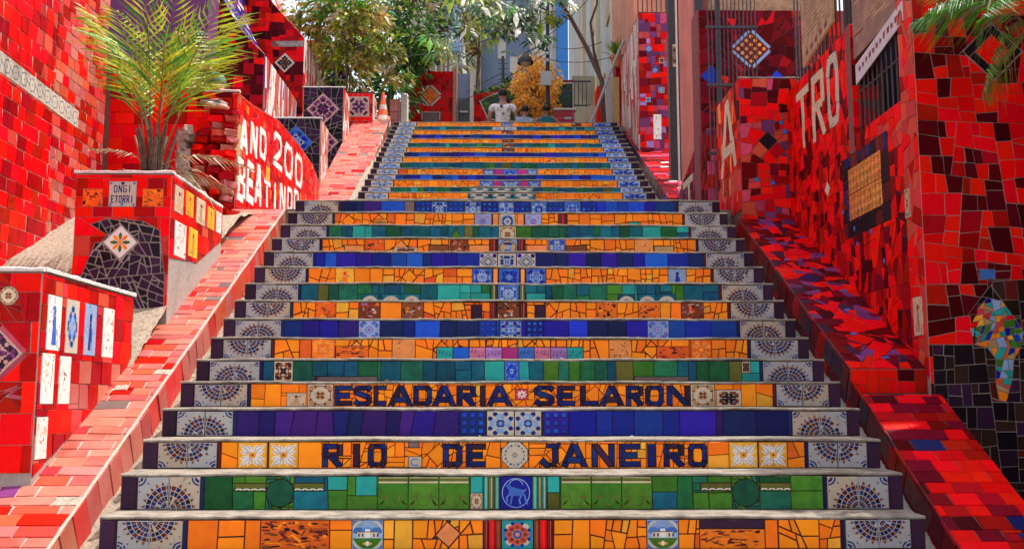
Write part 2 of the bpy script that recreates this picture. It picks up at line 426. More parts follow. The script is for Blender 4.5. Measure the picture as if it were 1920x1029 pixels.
    if n=='reliefwide':
        o=blobs(s,['brown','orange','maroon','brown','black','orange'],70,.02,.075)
        if s==1:
            for j,ch in enumerate('2000'): o+=[(q,'maroon') for q in letter(ch,.20+.07*j,.06,.055,.16,.016)]
        return 'orange_deep',o,2
    if n=='darkrelief': return 'brown',blobs(s,['black','orange_deep','beige','maroon','lilac'],24),1
    if n=='flower':
        o=[]
        for i in range(4):
            a=i*math.pi/2+math.pi/4
            for da,L in ((-.42,.46),(.42,.46),(0,.62)):
                a2=a+da; ux,uy=math.cos(a2),math.sin(a2); o.append(([(ux*.14,uy*.14),(ux*L*.6+uy*.09,uy*L*.6-ux*.09),(ux*L,uy*L),(ux*L*.6-uy*.09,uy*L*.6+ux*.09)],'white_bright')); o.append((stroke(ux*.18,uy*.18,ux*L*.85,uy*L*.85,.018),'worn_dark'))
        o+=[(ngon(.15*math.cos(q),.15*math.sin(q),.10,6,q),'beige' if k%2 else 'white_bright') for k,q in enumerate([i*6.283/7 for i in range(7)])]
        o+=[(ngon(0,0,.13,8,.5),'yellow'),(ngon(0,0,.05,6),'brown')]
        o+=[(rect(-.5,-.5,-.465,.5),'maroon'),(rect(.465,-.5,.5,.5),'maroon')]
        return 'brown' if s%2 else 'yellow',o,1
    if n=='medal':
        c=[['brown','tan'],['ink','mid_blue'],['lilac','mid_blue']][s%3]
        return ['beige','white','pale_blue'][s%3],ring(0,0,.40,.44,16,c[0])+sym(s,c,4)+ring(0,0,.16,.2,10,c[1]),1
    if n=='rosette':
        o=[(q,c) for q,c in ring(0,0,.40,.46,12,'mid_blue')]
        for i in range(8):
            a=i*math.pi/4; o.append((ngon(.26*math.cos(a),.26*math.sin(a),.13,6,a),'coral')); o.append((ngon(.40*math.cos(a+.39),.40*math.sin(a+.39),.07,4,a+.39),'cobalt'))
        for i in range(8):
            a=i*math.pi/4; o.append((ngon(.25*math.cos(a),.25*math.sin(a),.06,6,a),'brown'))
        o+=[(ngon(0,0,.14,8),'cobalt'),(ngon(0,0,.09,8,.3),'pink'),(ngon(0,0,.04,6),'yellow')]+sym(5,['white','turquoise'],2)[:16]
        return 'turquoise',o,1
    if n=='octagon':
        o=[]
        for i in range(16):
            a=i*math.pi/8; o.append((ngon(.34*math.cos(a),.34*math.sin(a),.035 if i%2 else .022,5,a),'black'))
        for i in range(16):
            a=i*math.pi/8+.2; o.append((stroke(.30*math.cos(a),.30*math.sin(a),.39*math.cos(a+.12),.39*math.sin(a+.12),.012),'black'))
        for i in range(8):
            a=i*math.pi/4; o.append((stroke(.03*math.cos(a),.03*math.sin(a),.11*math.cos(a),.11*math.sin(a),.022),'brown'))
        return 'white',o,1
    if n=='goat':
        o=ring(0,0,.43,.455,20,'pale_blue')
        B='mid_blue'; W='pale_blue'
        o+=[([(-.22,.08),(-.1,.16),(.12,.12),(.26,.06),(.28,-.06),(.12,-.1),(-.14,-.08),(-.24,-.02)],B),([(-.22,.05),(-.12,.14),(-.2,.28),(-.3,.27),(-.36,.2),(-.3,.17)],B)]
        for x0,y0,x1,y1 in ((-.18,-.04,-.3,-.12),(-.3,-.12,-.28,-.26),(-.12,-.06,-.18,-.34),(.18,-.06,.1,-.2),(.1,-.2,.14,-.34),(.26,-.04,.3,-.18),(.3,-.18,.36,-.34)): o.append((stroke(x0,y0,x1,y1,.05,.01),B)); o.append((stroke(x0+.02,y0,x1+.02,y1,.010,.0),W))
        o+=ring(-.0,.18,.22,.245,8,W,.3,2.7)+[(stroke(-.22,.09,-.1,.16,.012),W),(stroke(-.1,.16,.26,.07,.012),W),(stroke(-.24,-.02,-.14,-.08,.012),W),(stroke(.27,.05,.33,.12,.02),W)]
        return 'cobalt',o,1
    if n=='music':
        g=random.Random(s); b=['turquoise','cobalt_bright','pink','lilac','magenta','mid_blue','pink','lilac','turquoise','rose'][s%10]
        o=[(rect(-.46,-.2+.1*i,.46,-.185+.1*i),'ink') for i in range(5)] if s not in (1,4) else []
        if s not in(1,4):
            for i in range(4): x=-.35+.22*i; y=g.uniform(-.25,.15); o+=[(ngon(x,y,.05,6),'ink'),(rect(x+.035,y,x+.055,y+.26),'ink')]
        return b,o,.95
    if n=='tri':                                            # moulded olive border tile
        o=[(rect(-.5,.36,.5,.44),'olive'),(rect(-.5,.30,.5,.35),'beige'),(rect(-.5,.45,.5,.49),'beige')]
        for c0 in (-.25,.25):
            for sg in (1,-1):
                o.append(([(c0,.05),(c0+sg*.02,-.2),(c0+sg*.12,-.33),(c0+sg*.25,-.38),(c0+sg*.25,-.41),(c0+sg*.1,-.37)],'olive'))
            o.append((rect(c0-.2,-.12,c0+.2,-.105),'olive'))
        return 'grass',o,.95
    if n=='arches':
        o=[(rect(-.5,-.5,.5,-.36),'white')]
        for i in range(4):
            x=-.375+.25*i; o+=ring(x,-.3,.055,.12,6,'white_bright',0,math.pi)
        o=[([(x,(y+.1)*1.9) for x,y in q],c) for q,c in o]
        return 'olive',[(q,c) for q,c in o],3.2
    if n=='dado': 
        return ['maroon','red','brown','olive','turquoise'][s%5],[(rect(-.5,-.5,-.25,.5),'brown' if s%5<3 else 'grass'),(rect(-.05,-.5,.1,.5),'coral' if s%5<3 else 'white'),(rect(.3,-.5,.42,.5),'black')],.2
    if n=='halfoval':
        return 'teal',[([(.46*math.cos(a),-.5+.8*math.sin(a)) for a in [math.pi*i/8 for i in range(9)]],'white'),(ngon(0,-.3,.16,7,0,.22),'maroon'),(ngon(0,-.22,.07,6),'pink')],1.5
    if n=='geo':
        o=ring(0,0,.40,.47,4,'cobalt')+ring(0,0,.26,.31,4,'navy')
        for i in range(4):
            a=i*math.pi/2; o.append((ngon(.2*math.cos(a),.2*math.sin(a),.09,4,0),'green')); o.append((ngon(.2*math.cos(a),.2*math.sin(a),.035,4,0),'beige'))
        for i in range(4):
            a=i*math.pi/2+.785; o.append((ngon(.5*math.cos(a),.5*math.sin(a),.13,6),'cobalt')); o.append((ngon(.14*math.cos(a),.14*math.sin(a),.06,5),'mid_blue'))
        return 'white',o,1
    if n=='bust':
        o=ring(0,0,.42,.47,14,'ink')+[(ngon(0,0,.42,14),'tan'),([(-.25,-.42),(-.2,-.15),(0,-.05),(.15,-.12),(.26,-.4)],'mid_blue'),(ngon(.04,.03,.14,8,0,.17),'pale_blue'),([(-.28,.18),(-.2,.3),(.1,.34),(.3,.22),(.2,.14),(-.1,.15)],'ink'),(stroke(.08,.0,.2,-.04,.03),'ink')]
        return 'pale_blue',o,1
    if n=='sun':
        o=[]
        for i in range(8):
            a=i*math.pi/4; o.append(([(0,0),(math.cos(a-.3)*.28,math.sin(a-.3)*.28),(math.cos(a)*.44,math.sin(a)*.44),(math.cos(a+.3)*.28,math.sin(a+.3)*.28)],'orange' if i%2==0 else 'olive'))
            o.append((ngon(.34*math.cos(a),.34*math.sin(a),.07,5,a),'orange' if i%2==0 else 'grass'))
        o+=[(ngon(0,0,.12,8),'beige'),(ngon(0,0,.08,8),'orange')]
        return 'white_bright',o,1
    if n=='redflower':
        return 'rose',[([(0,0),(math.cos(a-.3)*.3,math.sin(a-.3)*.3),(math.cos(a)*.42,math.sin(a)*.42),(math.cos(a+.3)*.3,math.sin(a+.3)*.3)],'white_bright') for a in [i*math.pi/4 for i in range(8)]]+[(ngon(0,0,.1,8),'red')],1
    if n=='lace': return 'grout_pink',sym(s,['plum','aubergine'],8)+ring(0,0,.42,.44,4,'plum',0.0),1
    if n=='lace2': return 'beige',sym(s,['black','brown'],9),1
    if n=='quilt':
        o=[]
        for i in range(3):
            for j in range(3):
                x=-.33+.33*i; y=-.33+.33*j
                o+=ring(x,y,.11,.145,8,'olive')+[(ngon(x,y,.07,6),'brown'),(ngon(x,y,.03,5),'yellow')]
        return 'peach',o+blobs(3,['orange','brown','yellow'],30,.01,.03),1
    if n=='squares':
        o=[]
        for i in range(4):
            for j in range(4): o.append((ngon(-.36+.24*i,-.36+.24*j,.085,6),'orange')); o.append((ngon(-.36+.24*i,-.36+.24*j,.035,5),'beige'))
        return 'maroon',o,1
    if n=='figure': return ['white_bright','beige','pale_blue','yellow'][s%4],[(ngon(0,.22,.1,7),['mid_blue','brown','ink','red'][s%4]),([(-.16,-.4),(.18,-.4),(.1,.12),(-.08,.14)],['mid_blue','tan','cobalt','orange'][s%4])]+blobs(s+40,[['mid_blue','ink','pale_blue'],['tan','brown','beige'],['mid_blue','white'],['red','turquoise','grass']][s%4],16,.02,.06),.6
    if n=='sketch': return 'white_bright',blobs(s+9,['tan','beige','worn_dark'],22,.015,.05),.6
    if n=='frieze':
        o=ring(0,0,.30,.335,14,'ink')+[(ngon(0,0,.05,6),'ink')]+ring(0,0,.36,.41,12,'worn_dark')[::2]
        o+=[(rect(-.5,-.05,-.4,-.02),'ink'),(rect(-.5,.02,-.4,.05),'ink'),(rect(.4,-.05,.5,-.02),'ink'),(rect(.4,.02,.5,.05),'ink')]
        for x in (-.38,.38):
            for y in(-.36,.36): o+=ring(x,y,.06,.075,6,'worn_dark')[:4]
        return 'white',o,1
    if n=='text':
        o=[]; lines=kind.split(':')[2].split('/'); nl=len(lines)
        for li,tx in enumerate(lines):
            cw=.84/len(tx) if len(tx)>4 else .17; x=-cw*len(tx)/2; h=.30 if nl>1 else .34; y=.5-(li+.5)*(.8/nl)-.1-h/2
            for ch in tx:
                if ch!=' ':
                    for q in letter(ch,x+cw*.1,y,cw*.78,h,.04): o.append((q,'ink' if s==0 else 'black'))
                x+=cw
        if s==0: o+=[(ngon(sx*.42,sy*.42,.05,6),'mid_blue') for sx in (1,-1) for sy in (1,-1)]+[(ngon(0,.42,.07,7),'ink'),(ngon(0,-.40,.06,7),'mid_blue')]
        return 'white' if s==0 else 'yellow',o,1
    if n=='moon': return 'white',ring(0,0,.26,.34,10,'mid_blue',.9,5.4)+[(rect(-.5,-.5,.5,-.44),'mid_blue')],1
    if n=='textured': return 'orange_deep',sym(s,['orange','peach'],7),1
    if n=='salmon': return 'peach',blobs(s,['tan','brown'],12,.01,.03),1
    return 'white',[],1
DM={}
def deco_mesh(kind,w,h,part=0,shape=None,th=.0075):
    key=(kind,round(w,3),round(h,3),part,shape)
    if key in DM: return DM[key]
    base,o,_=patt(kind); b=MB()
    frame=rect(-w/2,-h/2,w/2,h/2) if shape is None else [(x*w,y*h) for x,y in shape]
    if part==1: frame=rect(-w/2,-h/2,0,h/2)
    if part==2: frame=rect(0,-h/2,w/2,h/2)
    fr=inset(frame,.0015); n=len(fr); fi=inset(fr,.0014)
    if fi is None or len(fi)!=n: fi=fr
    b.add([(x,y,-.001) for x,y in fr]+[(x,y,th-.0016) for x,y in fr]+[(x,y,th) for x,y in fi],prism_faces(n),base)
    for i,(q,c) in enumerate(o):
        q=inter(ccw([(x*w,y*h) for x,y in q]),inset(fr,.003) or fr)
        if q: b.add([(x,y,th+.0002+.00001*(i%40)+.0001*(i//40)) for x,y in q],[tuple(range(len(q)))],c)
    me=bpy.data.meshes.new(kind.split(':')[0]+'_tile'); me.from_pydata(b.v,[],b.f)
    for m in b.mats: me.materials.append(m)
    me.polygons.foreach_set('material_index',b.m); me.update(); DM[key]=me; return me
def deco(pn,kind,cu,cv,w,h,name='picture_tile',rot=0,part=0,shape=None,lift=0):
    me=deco_mesh(kind,w,h,part,shape); o=link(name,me,pn.root,pn.pt((cu,cv),lift))
    U=pn.U*math.cos(rot)+pn.V*math.sin(rot); V=pn.V*math.cos(rot)-pn.U*math.sin(rot)
    o.rotation_euler=Matrix((U,V,pn.N)).transposed().to_euler(); return o
def rot_rect(cu,cv,w,h,a):
    c,s=math.cos(a),math.sin(a)
    return [(cu+x*c-y*s,cv+x*s+y*c) for x,y in ((-w/2,-h/2),(w/2,-h/2),(w/2,h/2),(-w/2,h/2))]
def place(pn,kind,u0,v0,u1,v1,name='picture_tile'):
    pn.put(rect(u0,v0,u1,v1),'white',hole=True); return deco(pn,kind,(u0+u1)/2,(v0+v1)/2,u1-u0,v1-v0,name)
def place_diamond(pn,kind,cu,cv,s,name='picture_tile',border=None,bw=.02):
    if border:
        for k in range(4):
            a=math.pi/4+k*math.pi/2
            q=rot_rect(cu+math.cos(a)*(s/2+bw/2),cv+math.sin(a)*(s/2+bw/2),bw,s+bw*.0,a)
            pn.put(q,border,'border_tile')
    pn.put(rot_rect(cu,cv,s,s,math.pi/4),'white',hole=True); return deco(pn,kind,cu,cv,s,s,name,rot=math.pi/4)

# palettes
REDS={'red':5,'red_mid':3,'red_dark':3,'red_deep':1}
REDS_DARK={'red':2.2,'red_mid':2.5,'red_dark':4,'red_deep':3,'plum':.6}
REDS_L={'red':6,'red_mid':3,'coral':1}
WINE={'red':4,'red_mid':1.5,'red_deep':2,'red_dark':1.2,'plum':2.5,'rose':2,'coral':.8}
GLARE_PINKS={'faded_red':5,'faded_pink':4,'coral':1.6,'red_mid':.35,'worn_dark':.18,'stone':.12}  # reds of the left slopes with pink sun glare put into the colours
ORG={'orange':10,'yellow':.6,'orange_deep':.4}
BLU={'cobalt':7,'cobalt_bright':2.2,'navy':3,'violet':1.0}
GRN={'teal':6,'green':4,'turquoise':.9,'olive':.35,'grass':.5}

# ------------------------------------------------------------------ ground and terrain
ROWS=[(-.03,.044),(.142,.278),(.290,.547),(.440,.820),(.585,1.106),(.722,1.379),(.864,1.655),(1.001,1.920),(1.143,2.172),(1.290,2.430),(1.436,2.680),(1.587,2.950),(1.732,3.205),(1.885,3.495),(2.037,3.760),(2.196,4.045)]
UP=[(2.28,6.07),(2.42,6.345),(2.56,6.62),(2.70,6.90),(2.835,7.165),(2.974,7.436),(3.098,7.709),(3.245,7.982),(3.376,8.255),(3.517,8.528),(3.668,8.801),(3.808,9.074),(3.944,9.347),(4.082,9.620),(4.216,9.893),(4.352,10.166),(4.490,10.439),(4.631,10.712),(4.766,10.986),(4.911,11.259)]
def staircase(name,rows,x0,x1,zbot,yend,seed,label,lower):
    """cast steps with slightly wavy worn noses; rows = (nose height, riser y)"""
    g=random.Random(seed); b=MB(); b2=MB(); nx=90
    xs=[x0+(x1-x0)*k/nx for k in range(nx+1)]
    for i,(z,y) in enumerate(rows):
        zb=rows[i-1][0] if i else zbot
        yb=rows[i+1][1] if i+1<len(rows) else yend
        ph=g.uniform(0,6); w=[.0026*math.sin(x*3.1+ph)+.0018*math.sin(x*9+ph*2)+g.uniform(-.0022,.0014) for x in xs]
        wy=[.0035*math.sin(x*2.3+ph*3)+g.uniform(-.001,.003)+(g.uniform(.004,.009) if g.random()<.06 else 0) for x in xs]
        # riser backing
        b.add([(x0,y,zb-.02),(x1,y,zb-.02),(x1,y,z-.012),(x0,y,z-.012)],[(0,1,2,3)],'grout_dark')
        # tread with rounded nose projecting over the tiles
        prof=[(0,-.0135),(-.009,-.0125),(-.0115,-.0075),(-.0105,-.003),(-.003,.0),(.05,.0),(yb-y+.0,.003)]
        vs=[]; fs=[]
        for k,x in enumerate(xs):
            for (dy,dz) in prof:
                f=1 if dy<.05 else .3
                vs.append((x,y+dy+(wy[k] if dy<.05 and dz>-.0135 else 0),z+dz+w[k]*f))
        n=len(prof)
        for k in range(nx):
            for j in range(n-1): fs.append((k*n+j,(k+1)*n+j,(k+1)*n+j+1,k*n+j+1))
        fs.append(tuple(range(n))[::-1]); fs.append(tuple((nx)*n+j for j in range(n)))
        b2.add(vs,fs,'tread')
    # side walls of the flight
    for x,flip in ((x0,0),(x1,1)):
        for i,(z,y) in enumerate(rows):
            yb=rows[i+1][1] if i+1<len(rows) else yend
            q=[(x,y,z-.9),(x,yb,z-.9),(x,yb,z-.001),(x,y,z-.001)]
            b.add(q,[(0,1,2,3) if flip else (3,2,1,0)],'cement')
    o=b.build(name,None,origin=(0,rows[0][1],zbot)); tag(o,label,None,None,'structure')
    t=b2.build('tread',o); t['kind']='stuff'; t['label']='worn grey cement treads with pale rounded noses'
    del t['kind']
    return o
stairs=staircase('lower_staircase',[(-.62,-1.05),(-.47,-.77),(-.33,-.49),(-.18,-.22)]+ROWS,-1.83,1.83,-.78,6.07,3,'wide mosaic staircase with orange, blue and green tiled risers',True)
upper=staircase('upper_staircase',UP,-1.78,1.80,2.199,11.6,4,'upper flight of mosaic steps beyond the landing',False)

# ground sheets
gb=MB()
gb.box(-60,60,-40,-1.05,-1.2,-.78,'cement'); gb.build('street_pavement',kind='structure')
hb=MB(); hp=[(-1.05,-1.3),(0.2,-.9),(4.0,1.3),(6,1.7),(11.5,4.4),(30,4.5),(200,9)]
for i in range(len(hp)-1):
    (ya,za),(yb,zb)=hp[i],hp[i+1]; hb.add([(-90,ya,za),(90,ya,za),(90,yb,zb),(-90,yb,zb)],[(0,1,2,3)],'sandy')
hb.build('hillside_ground',kind='structure')
lb=MB(); lb.box(-2.6,2.1,4.35,6.3,1.9,2.172,'tread'); lb.build('landing',kind='structure')
lb=MB(); lb.box(-3.2,2.6,11.55,40,4.3,4.91,'tread'); lb.build('upper_street',kind='structure')
# rough cement terrace on the left, following the slope
def strip(name,xa,xb,prof,m,seed,amp=.012,nx=8,sub=8,skirt=.6):
    g=random.Random(seed); b=MB(); P2=[]
    for i in range(len(prof)-1):
        for k in range(sub): t=k/sub; P2.append(tuple(prof[i][j]*(1-t)+prof[i+1][j]*t for j in (0,1)))
    P2.append(prof[-1]); vs=[]; fs=[]
    for (y,z) in P2:
        for k in range(nx+1): vs.append((xa+(xb-xa)*k/nx,y,z+g.uniform(-amp,amp)))
    for i in range(len(P2)-1):
        for k in range(nx): a=i*(nx+1)+k; fs.append((a,a+1,a+nx+2,a+nx+1))
    b.add(vs,fs,m); o=b.build(name,kind='structure',smooth=True); return o
strip('cement_terrace',-3.62,-2.22,[(-1.2,-.9),(1.0,.30),(1.35,.60),(1.5,.74),(2.0,1.08),(2.58,1.42),(3.77,2.0),(4.6,2.2)],'sandy',5,.012,14,10)
strip('left_gutter',-2.02,-1.83,[(-1.2,-.90),(4.05,1.83)],'sandy',6,.010,5,90)
strip('right_gutter',1.83,2.02,[(-1.2,-1.06),(0,-.36),(1.25,.36),(4.05,1.84)],'cement',8,.008,5,90)

# ------------------------------------------------------------------ riser mosaics
NOSE_L=[190,230,270,305,340,370,397,417,441,460,475,495,510,525,537,553]
NOSE_R=[1735,1693,1650,1610,1575,1545,1515,1490,1470,1450,1430,1412,1395,1377,1362,1348]
KIND='ogobotobogotbgob'   # filled below by name
KINDS=['o','g','o','b','o','t','o','b','o','t','o','b','o','t','o','b']
SPEC={
0:[(490,618,0,1,'reliefwide:1'),(660,718,0,1,'scene'),(905,915,0,1,'dado:0'),(915,927,0,1,'dado:1'),(927,938,0,1,'dado:2'),(939,998,0,1,'rosette'),(999,1010,0,1,'dado:2'),(1010,1024,0,1,'dado:1'),(1024,1036,0,1,'dado:0'),(1211,1270,0,1,'scene'),(1310,1432,0,.68,'reliefwide:2'),(1310,1432,.68,1,'#aubergine')],
1:[(442,500,.55,.8,'arches'),(552,608,.55,.8,'arches'),(500,552,0,1,'@green'),(667,706,.42,1,'turq'),(708,765,0,1,'tri'),(765,822,0,1,'tri'),(822,879,0,1,'tri'),(881,904,.5,1,'#turquoise'),(881,904,0,.5,'medal:0'),(906,914,0,1,'dado:4'),(914,926,0,1,'dado:3'),(926,935,0,1,'dado:4'),(937,995,0,1,'goat'),(997,1006,0,1,'dado:4'),(1006,1015,0,1,'dado:3'),(1015,1023,0,1,'dado:4'),(1025,1048,.5,1,'#turquoise'),(1025,1048,0,.5,'#olive'),(1050,1107,0,1,'tri'),(1107,1164,0,1,'tri'),(1164,1221,0,1,'tri'),(1312,1370,.55,.8,'arches'),(1424,1482,.55,.8,'arches'),(1371,1423,0,1,'@green')],
2:[(447,502,0,1,'flower'),(505,560,0,1,'flower'),(765,790,.02,.45,'moon'),(765,785,.78,1,'#worn_dark'),(937,990,0,1,'octagon'),(1365,1419,0,1,'flower'),(1421,1475,0,1,'flower')],
3:[(859,908,0,1,'bluegrid'),(910,961,0,1,'azul:3'),(962,1012,0,1,'azul:3'),(1015,1063,0,1,'bluegrid'),(1340,1352,0,1,'#violet')],
4:[(538,574,0,.62,'figure:1'),(577,624,0,1,'medal:0'),(965,988,.3,.78,'redflower'),(1293,1338,0,1,'medal:0'),(1341,1388,0,.75,'lace2:7')],
5:[(515,550,0,1,'lace2:4'),(590,708,0,.24,'#worn_dark'),(590,708,.0,.0,''),(945,972,0,1,'azul2:8'),(1188,1290,0,.24,'#worn_dark'),(1366,1390,0,1,'#olive'),(1390,1406,.4,1,'lace2:5')],
6:[(585,628,0,1,'textured:2'),(630,691,0,.66,'relief:6'),(735,778,0,1,'salmon:1'),(1140,1182,0,1,'salmon:2'),(1229,1290,0,.66,'relief:9'),(1293,1332,0,1,'textured:3')]+[(818+30.4*k,848+30.4*k,0,.62,'music:%d'%k) for k in range(9)],
7:[(670,709,0,1,'medal:2'),(895,927,0,1,'bluegrid'),(934,975,0,1,'azul2:2'),(983,1016,0,1,'bluegrid'),(1211,1251,0,1,'medal:2')],
8:[(592,630,0,1,'relief:11'),(673,713,0,1,'darkrelief:12'),(753,794,0,1,'darkrelief:13'),(883,903,0,.85,'#aubergine'),(918,930,0,1,'dado:0'),(932,973,0,1,'darkrelief:14'),(975,987,0,1,'dado:0'),(1002,1022,0,.85,'#aubergine'),(1117,1156,0,1,'relief:15'),(1196,1237,0,1,'relief:16'),(1277,1318,0,1,'darkrelief:17')],
9:[(678,710,0,.5,'halfoval'),(716,750,0,.5,'halfoval'),(756,788,0,.5,'halfoval'),(1158,1190,0,.5,'halfoval'),(1197,1229,0,.5,'halfoval'),(1233,1266,0,.5,'halfoval'),(820,862,0,1,'#turquoise'),(882,918,0,.55,'#turquoise'),(920,931,0,1,'dado:3'),(933,972,0,1,'azul2:5'),(974,984,0,1,'dado:3'),(986,1022,0,.55,'#turquoise')],
10:[(627,662,0,1,'figure:3'),(883,920,0,1,'azul2:9'),(922,931,0,1,'#peach'),(933,971,0,1,'azul2:10'),(973,982,0,1,'#peach'),(984,1021,0,1,'azul2:11'),(1251,1285,0,1,'figure:2')],
11:[(898,931,0,1,'geo'),(932,967,0,1,'azul:8'),(968,1003,0,1,'geo')],
12:[(645,682,0,.62,'#peach'),(684,720,0,1,'relief:21'),(738,782,0,.5,'lace2:8'),(803,840,0,.65,'#brown'),(843,876,0,1,'darkrelief:22'),(878,916,0,.65,'#peach'),(918,931,0,1,'dado:0'),(933,968,0,1,'bust'),(970,983,0,1,'dado:0'),(986,1024,0,.65,'#peach'),(1027,1058,0,1,'azul2:13'),(1060,1098,0,.62,'#brown'),(1188,1223,0,1,'salmon:5'),(1225,1262,0,.6,'#tan')],
13:[(838,868,0,1,'^grass'),(933,965,0,1,'medal:0')],
14:[(698,722,0,.62,'text:1:SARAH/1996'),(886,918,0,1,'medal:5'),(920,931,0,1,'#peach'),(934,962,0,1,'azul:21'),(966,979,0,1,'#peach'),(981,1012,0,1,'medal:5'),(1043,1060,0,1,'dado:0'),(1175,1195,0,.5,'#turquoise')],
15:[(757,775,0,1,'#worn_dark'),(777,806,0,1,'bluegrid'),(807,837,0,1,'azul2:31'),(838,868,0,1,'bluegrid'),(869,900,0,1,'azul2:32'),(901,931,0,1,'bluegrid'),(932,962,0,1,'azul2:33'),(963,992,0,1,'bluegrid'),(993,1023,0,1,'azul2:34'),(1024,1055,0,1,'bluegrid'),(1056,1086,0,1,'azul2:35'),(1087,1117,0,1,'bluegrid')],
}
WORDS={2:[('R',605,642),('I',661,675),('O',690,724),('D',830,865),('E',873,909),('J',1010,1047),('A',1052,1098),('N',1108,1150),('E',1159,1199),('I',1211,1229),('R',1243,1281),('O',1289,1324)],
4:[('E',627,660),('S',663,696),('C',700,726),('A',729,771),('D',774,808),('A',811,851),('R',855,890),('I',898,909),('A',912,957),('S',1000,1037),('E',1043,1076),('L',1086,1120),('A',1124,1166),('R',1172,1204),('O',1208,1242),('N',1248,1292)]}
TNAME={'o':'orange_tile','b':'blue_tile','g':'green_tile','t':'green_tile'}
TW=3.66
def row_fill(pn,u0,u1,h,k,g):
    if u1-u0<.012: return
    if k=='o':
        u=u0
        while u<u1-1e-6:
            w=min(g.uniform(.10,.34),u1-u)
            if u1-u-w<.06: w=u1-u
            st=g.random(); r=rect(u,0,u+w,h)
            if st<.42: cells=bsp(r,.088,g,.42)
            elif st<.75: cells=bsp(r,.11,g,.06)
            else: cells=bsp(r,.075,g,.25)
            c0=len(pn.c); pn.fill(cells,ORG,TNAME[k])
            if st<.42 and w>.2: pn.put(rot_rect(u+w/2,h/2,h*.62,h*.62,math.pi/4+g.uniform(-.1,.1)),'orange' if g.random()<.7 else 'peach',TNAME[k])
            u+=w
    elif k=='b' and pn.O.z<.45 and u0<1.4: pn.fill(bsp(rect(u0,0,u1,h),.15,g,.25),{'violet':5,'cobalt':1.6,'navy':1},'blue_tile')
    elif k=='b': pn.fill([c for c in bsp(rect(u0,0,u1,h),  .17,g,.05 if g.random()<.85 else .4)],BLU,TNAME[k])
    else: pn.fill(bsp(rect(u0,0,u1,h),.13,g,.05),GRN if k=='t' else {'grass':5,'green':3,'teal':2.5,'turquoise':1.2},TNAME[k])
for i,(z,y) in enumerate(ROWS):
    zb=ROWS[i-1][0] if i else -.178
    h=z-.015-(zb+.004); xl,xr=NOSE_L[i],NOSE_R[i]; S=TW/(xr-xl); U=lambda p:(p-xl)*S
    pn=Panel(stairs,(-1.83,y,zb+.004),(1,0,0),(0,0,1),gap=(.0036 if i in WORDS else .0062) if KINDS[i]=='o' else .0036,seed=100+i); pn.mina=5e-5 if i in WORDS else 1.3e-4; g=random.Random(50+i); k=KINDS[i]
    fl,fr_=.078,.368; gl,gr=3.302,3.592
    pn.fill([rect(.004,0,fl-.004,h),rect(gr+.006,0,TW-.004,h)],{'aubergine':1},'dark_tile')
    pn.fill([rect(fr_+.003,0,fr_+.020,h),rect(gl-.020,0,gl-.003,h)],{'maroon':1,'navy':1},'dark_tile')
    for (a,bb) in ((fl,fr_),(gl,gr)):
        for part in (1,2):
            o=deco(pn,'fan:%d:%d'%((1-i%2)+(2 if i>11 else 0),g.randrange(4)),(a+bb)/2+g.uniform(-.0015,.0015),h/2+g.uniform(-.001,.001),bb-a,h-.004,'white_tile',part=part,lift=g.uniform(-.001,.0015))
            o.rotation_euler.rotate_axis('Z',g.uniform(-.008,.008)); o.rotation_euler.rotate_axis('X',g.uniform(-.012,.012))
    full=[(U(s[0]),U(s[1])) for s in SPEC[i] if s[2]==0 and s[3]==1]+[(fr_,fr_+.02),(gl-.02,gl)]
    if i==4: full+=[]
    full.sort(); cur=full[0][1]
    for (a,b_) in full[1:]:
        row_fill(pn,cur,a,h,k,g); cur=max(cur,b_)
    for s in SPEC[i]:
        if not s[4] : continue
        u0,u1,v0,v1=U(s[0]),U(s[1]),s[2]*h,s[3]*h; kd=s[4]
        if kd[0]=='#': pn.put(rect(u0,v0,u1,v1),kd[1:],'plain_tile')
        elif kd[0]=='@': pn.fill(bsp(rect(u0,0,u1,h),.05,g,.05),{'green':1,'grass':2},'green_tile'); pn.put(ngon((u0+u1)/2,h/2,min(u1-u0,h)/2,14),'green','round_tile')
        elif kd[0]=='^': pn.fill([rect(u0,0,u1,h)],{'teal':1},'green_tile'); pn.put([(u0,0),(u1,0),((u0+u1)/2,h*.9)],'grass','green_tile')
        elif kd=='turq': pn.put(rect(u0,v0,u1,v1),'turquoise','plain_tile')
        elif kd=='octagon':
            pn.fill(bsp(rect(u0,0,u1,h),.05,g,.3),{'orange':1},'orange_tile')
            oc=ngon((u0+u1)/2,h/2,h/2/math.cos(math.pi/8),8,math.pi/8); pn.put(oc,'white',hole=True)
            deco(pn,kd,(u0+u1)/2,h/2,h/math.cos(math.pi/8),h/math.cos(math.pi/8),'white_tile',shape=tuple(ngon(0,0,.5,8,math.pi/8)))
        else: place(pn,kd,u0,v0+.001,u1,v1-.001)
    for (ch,a,b_) in WORDS.get(i,[]):
        col='ink' if i==4 else 'navy'
        u0,u1=U(a),U(b_)
        for q in letter(ch,u0,.006,u1-u0,h*.88,.031 if ch!='I' else (u1-u0)*.9): pn.put(q,g.choice(['navy','navy','ink','aubergine']),'letter_tile')
    pn.done()
KU='gobgoogobgobgobgobgo'
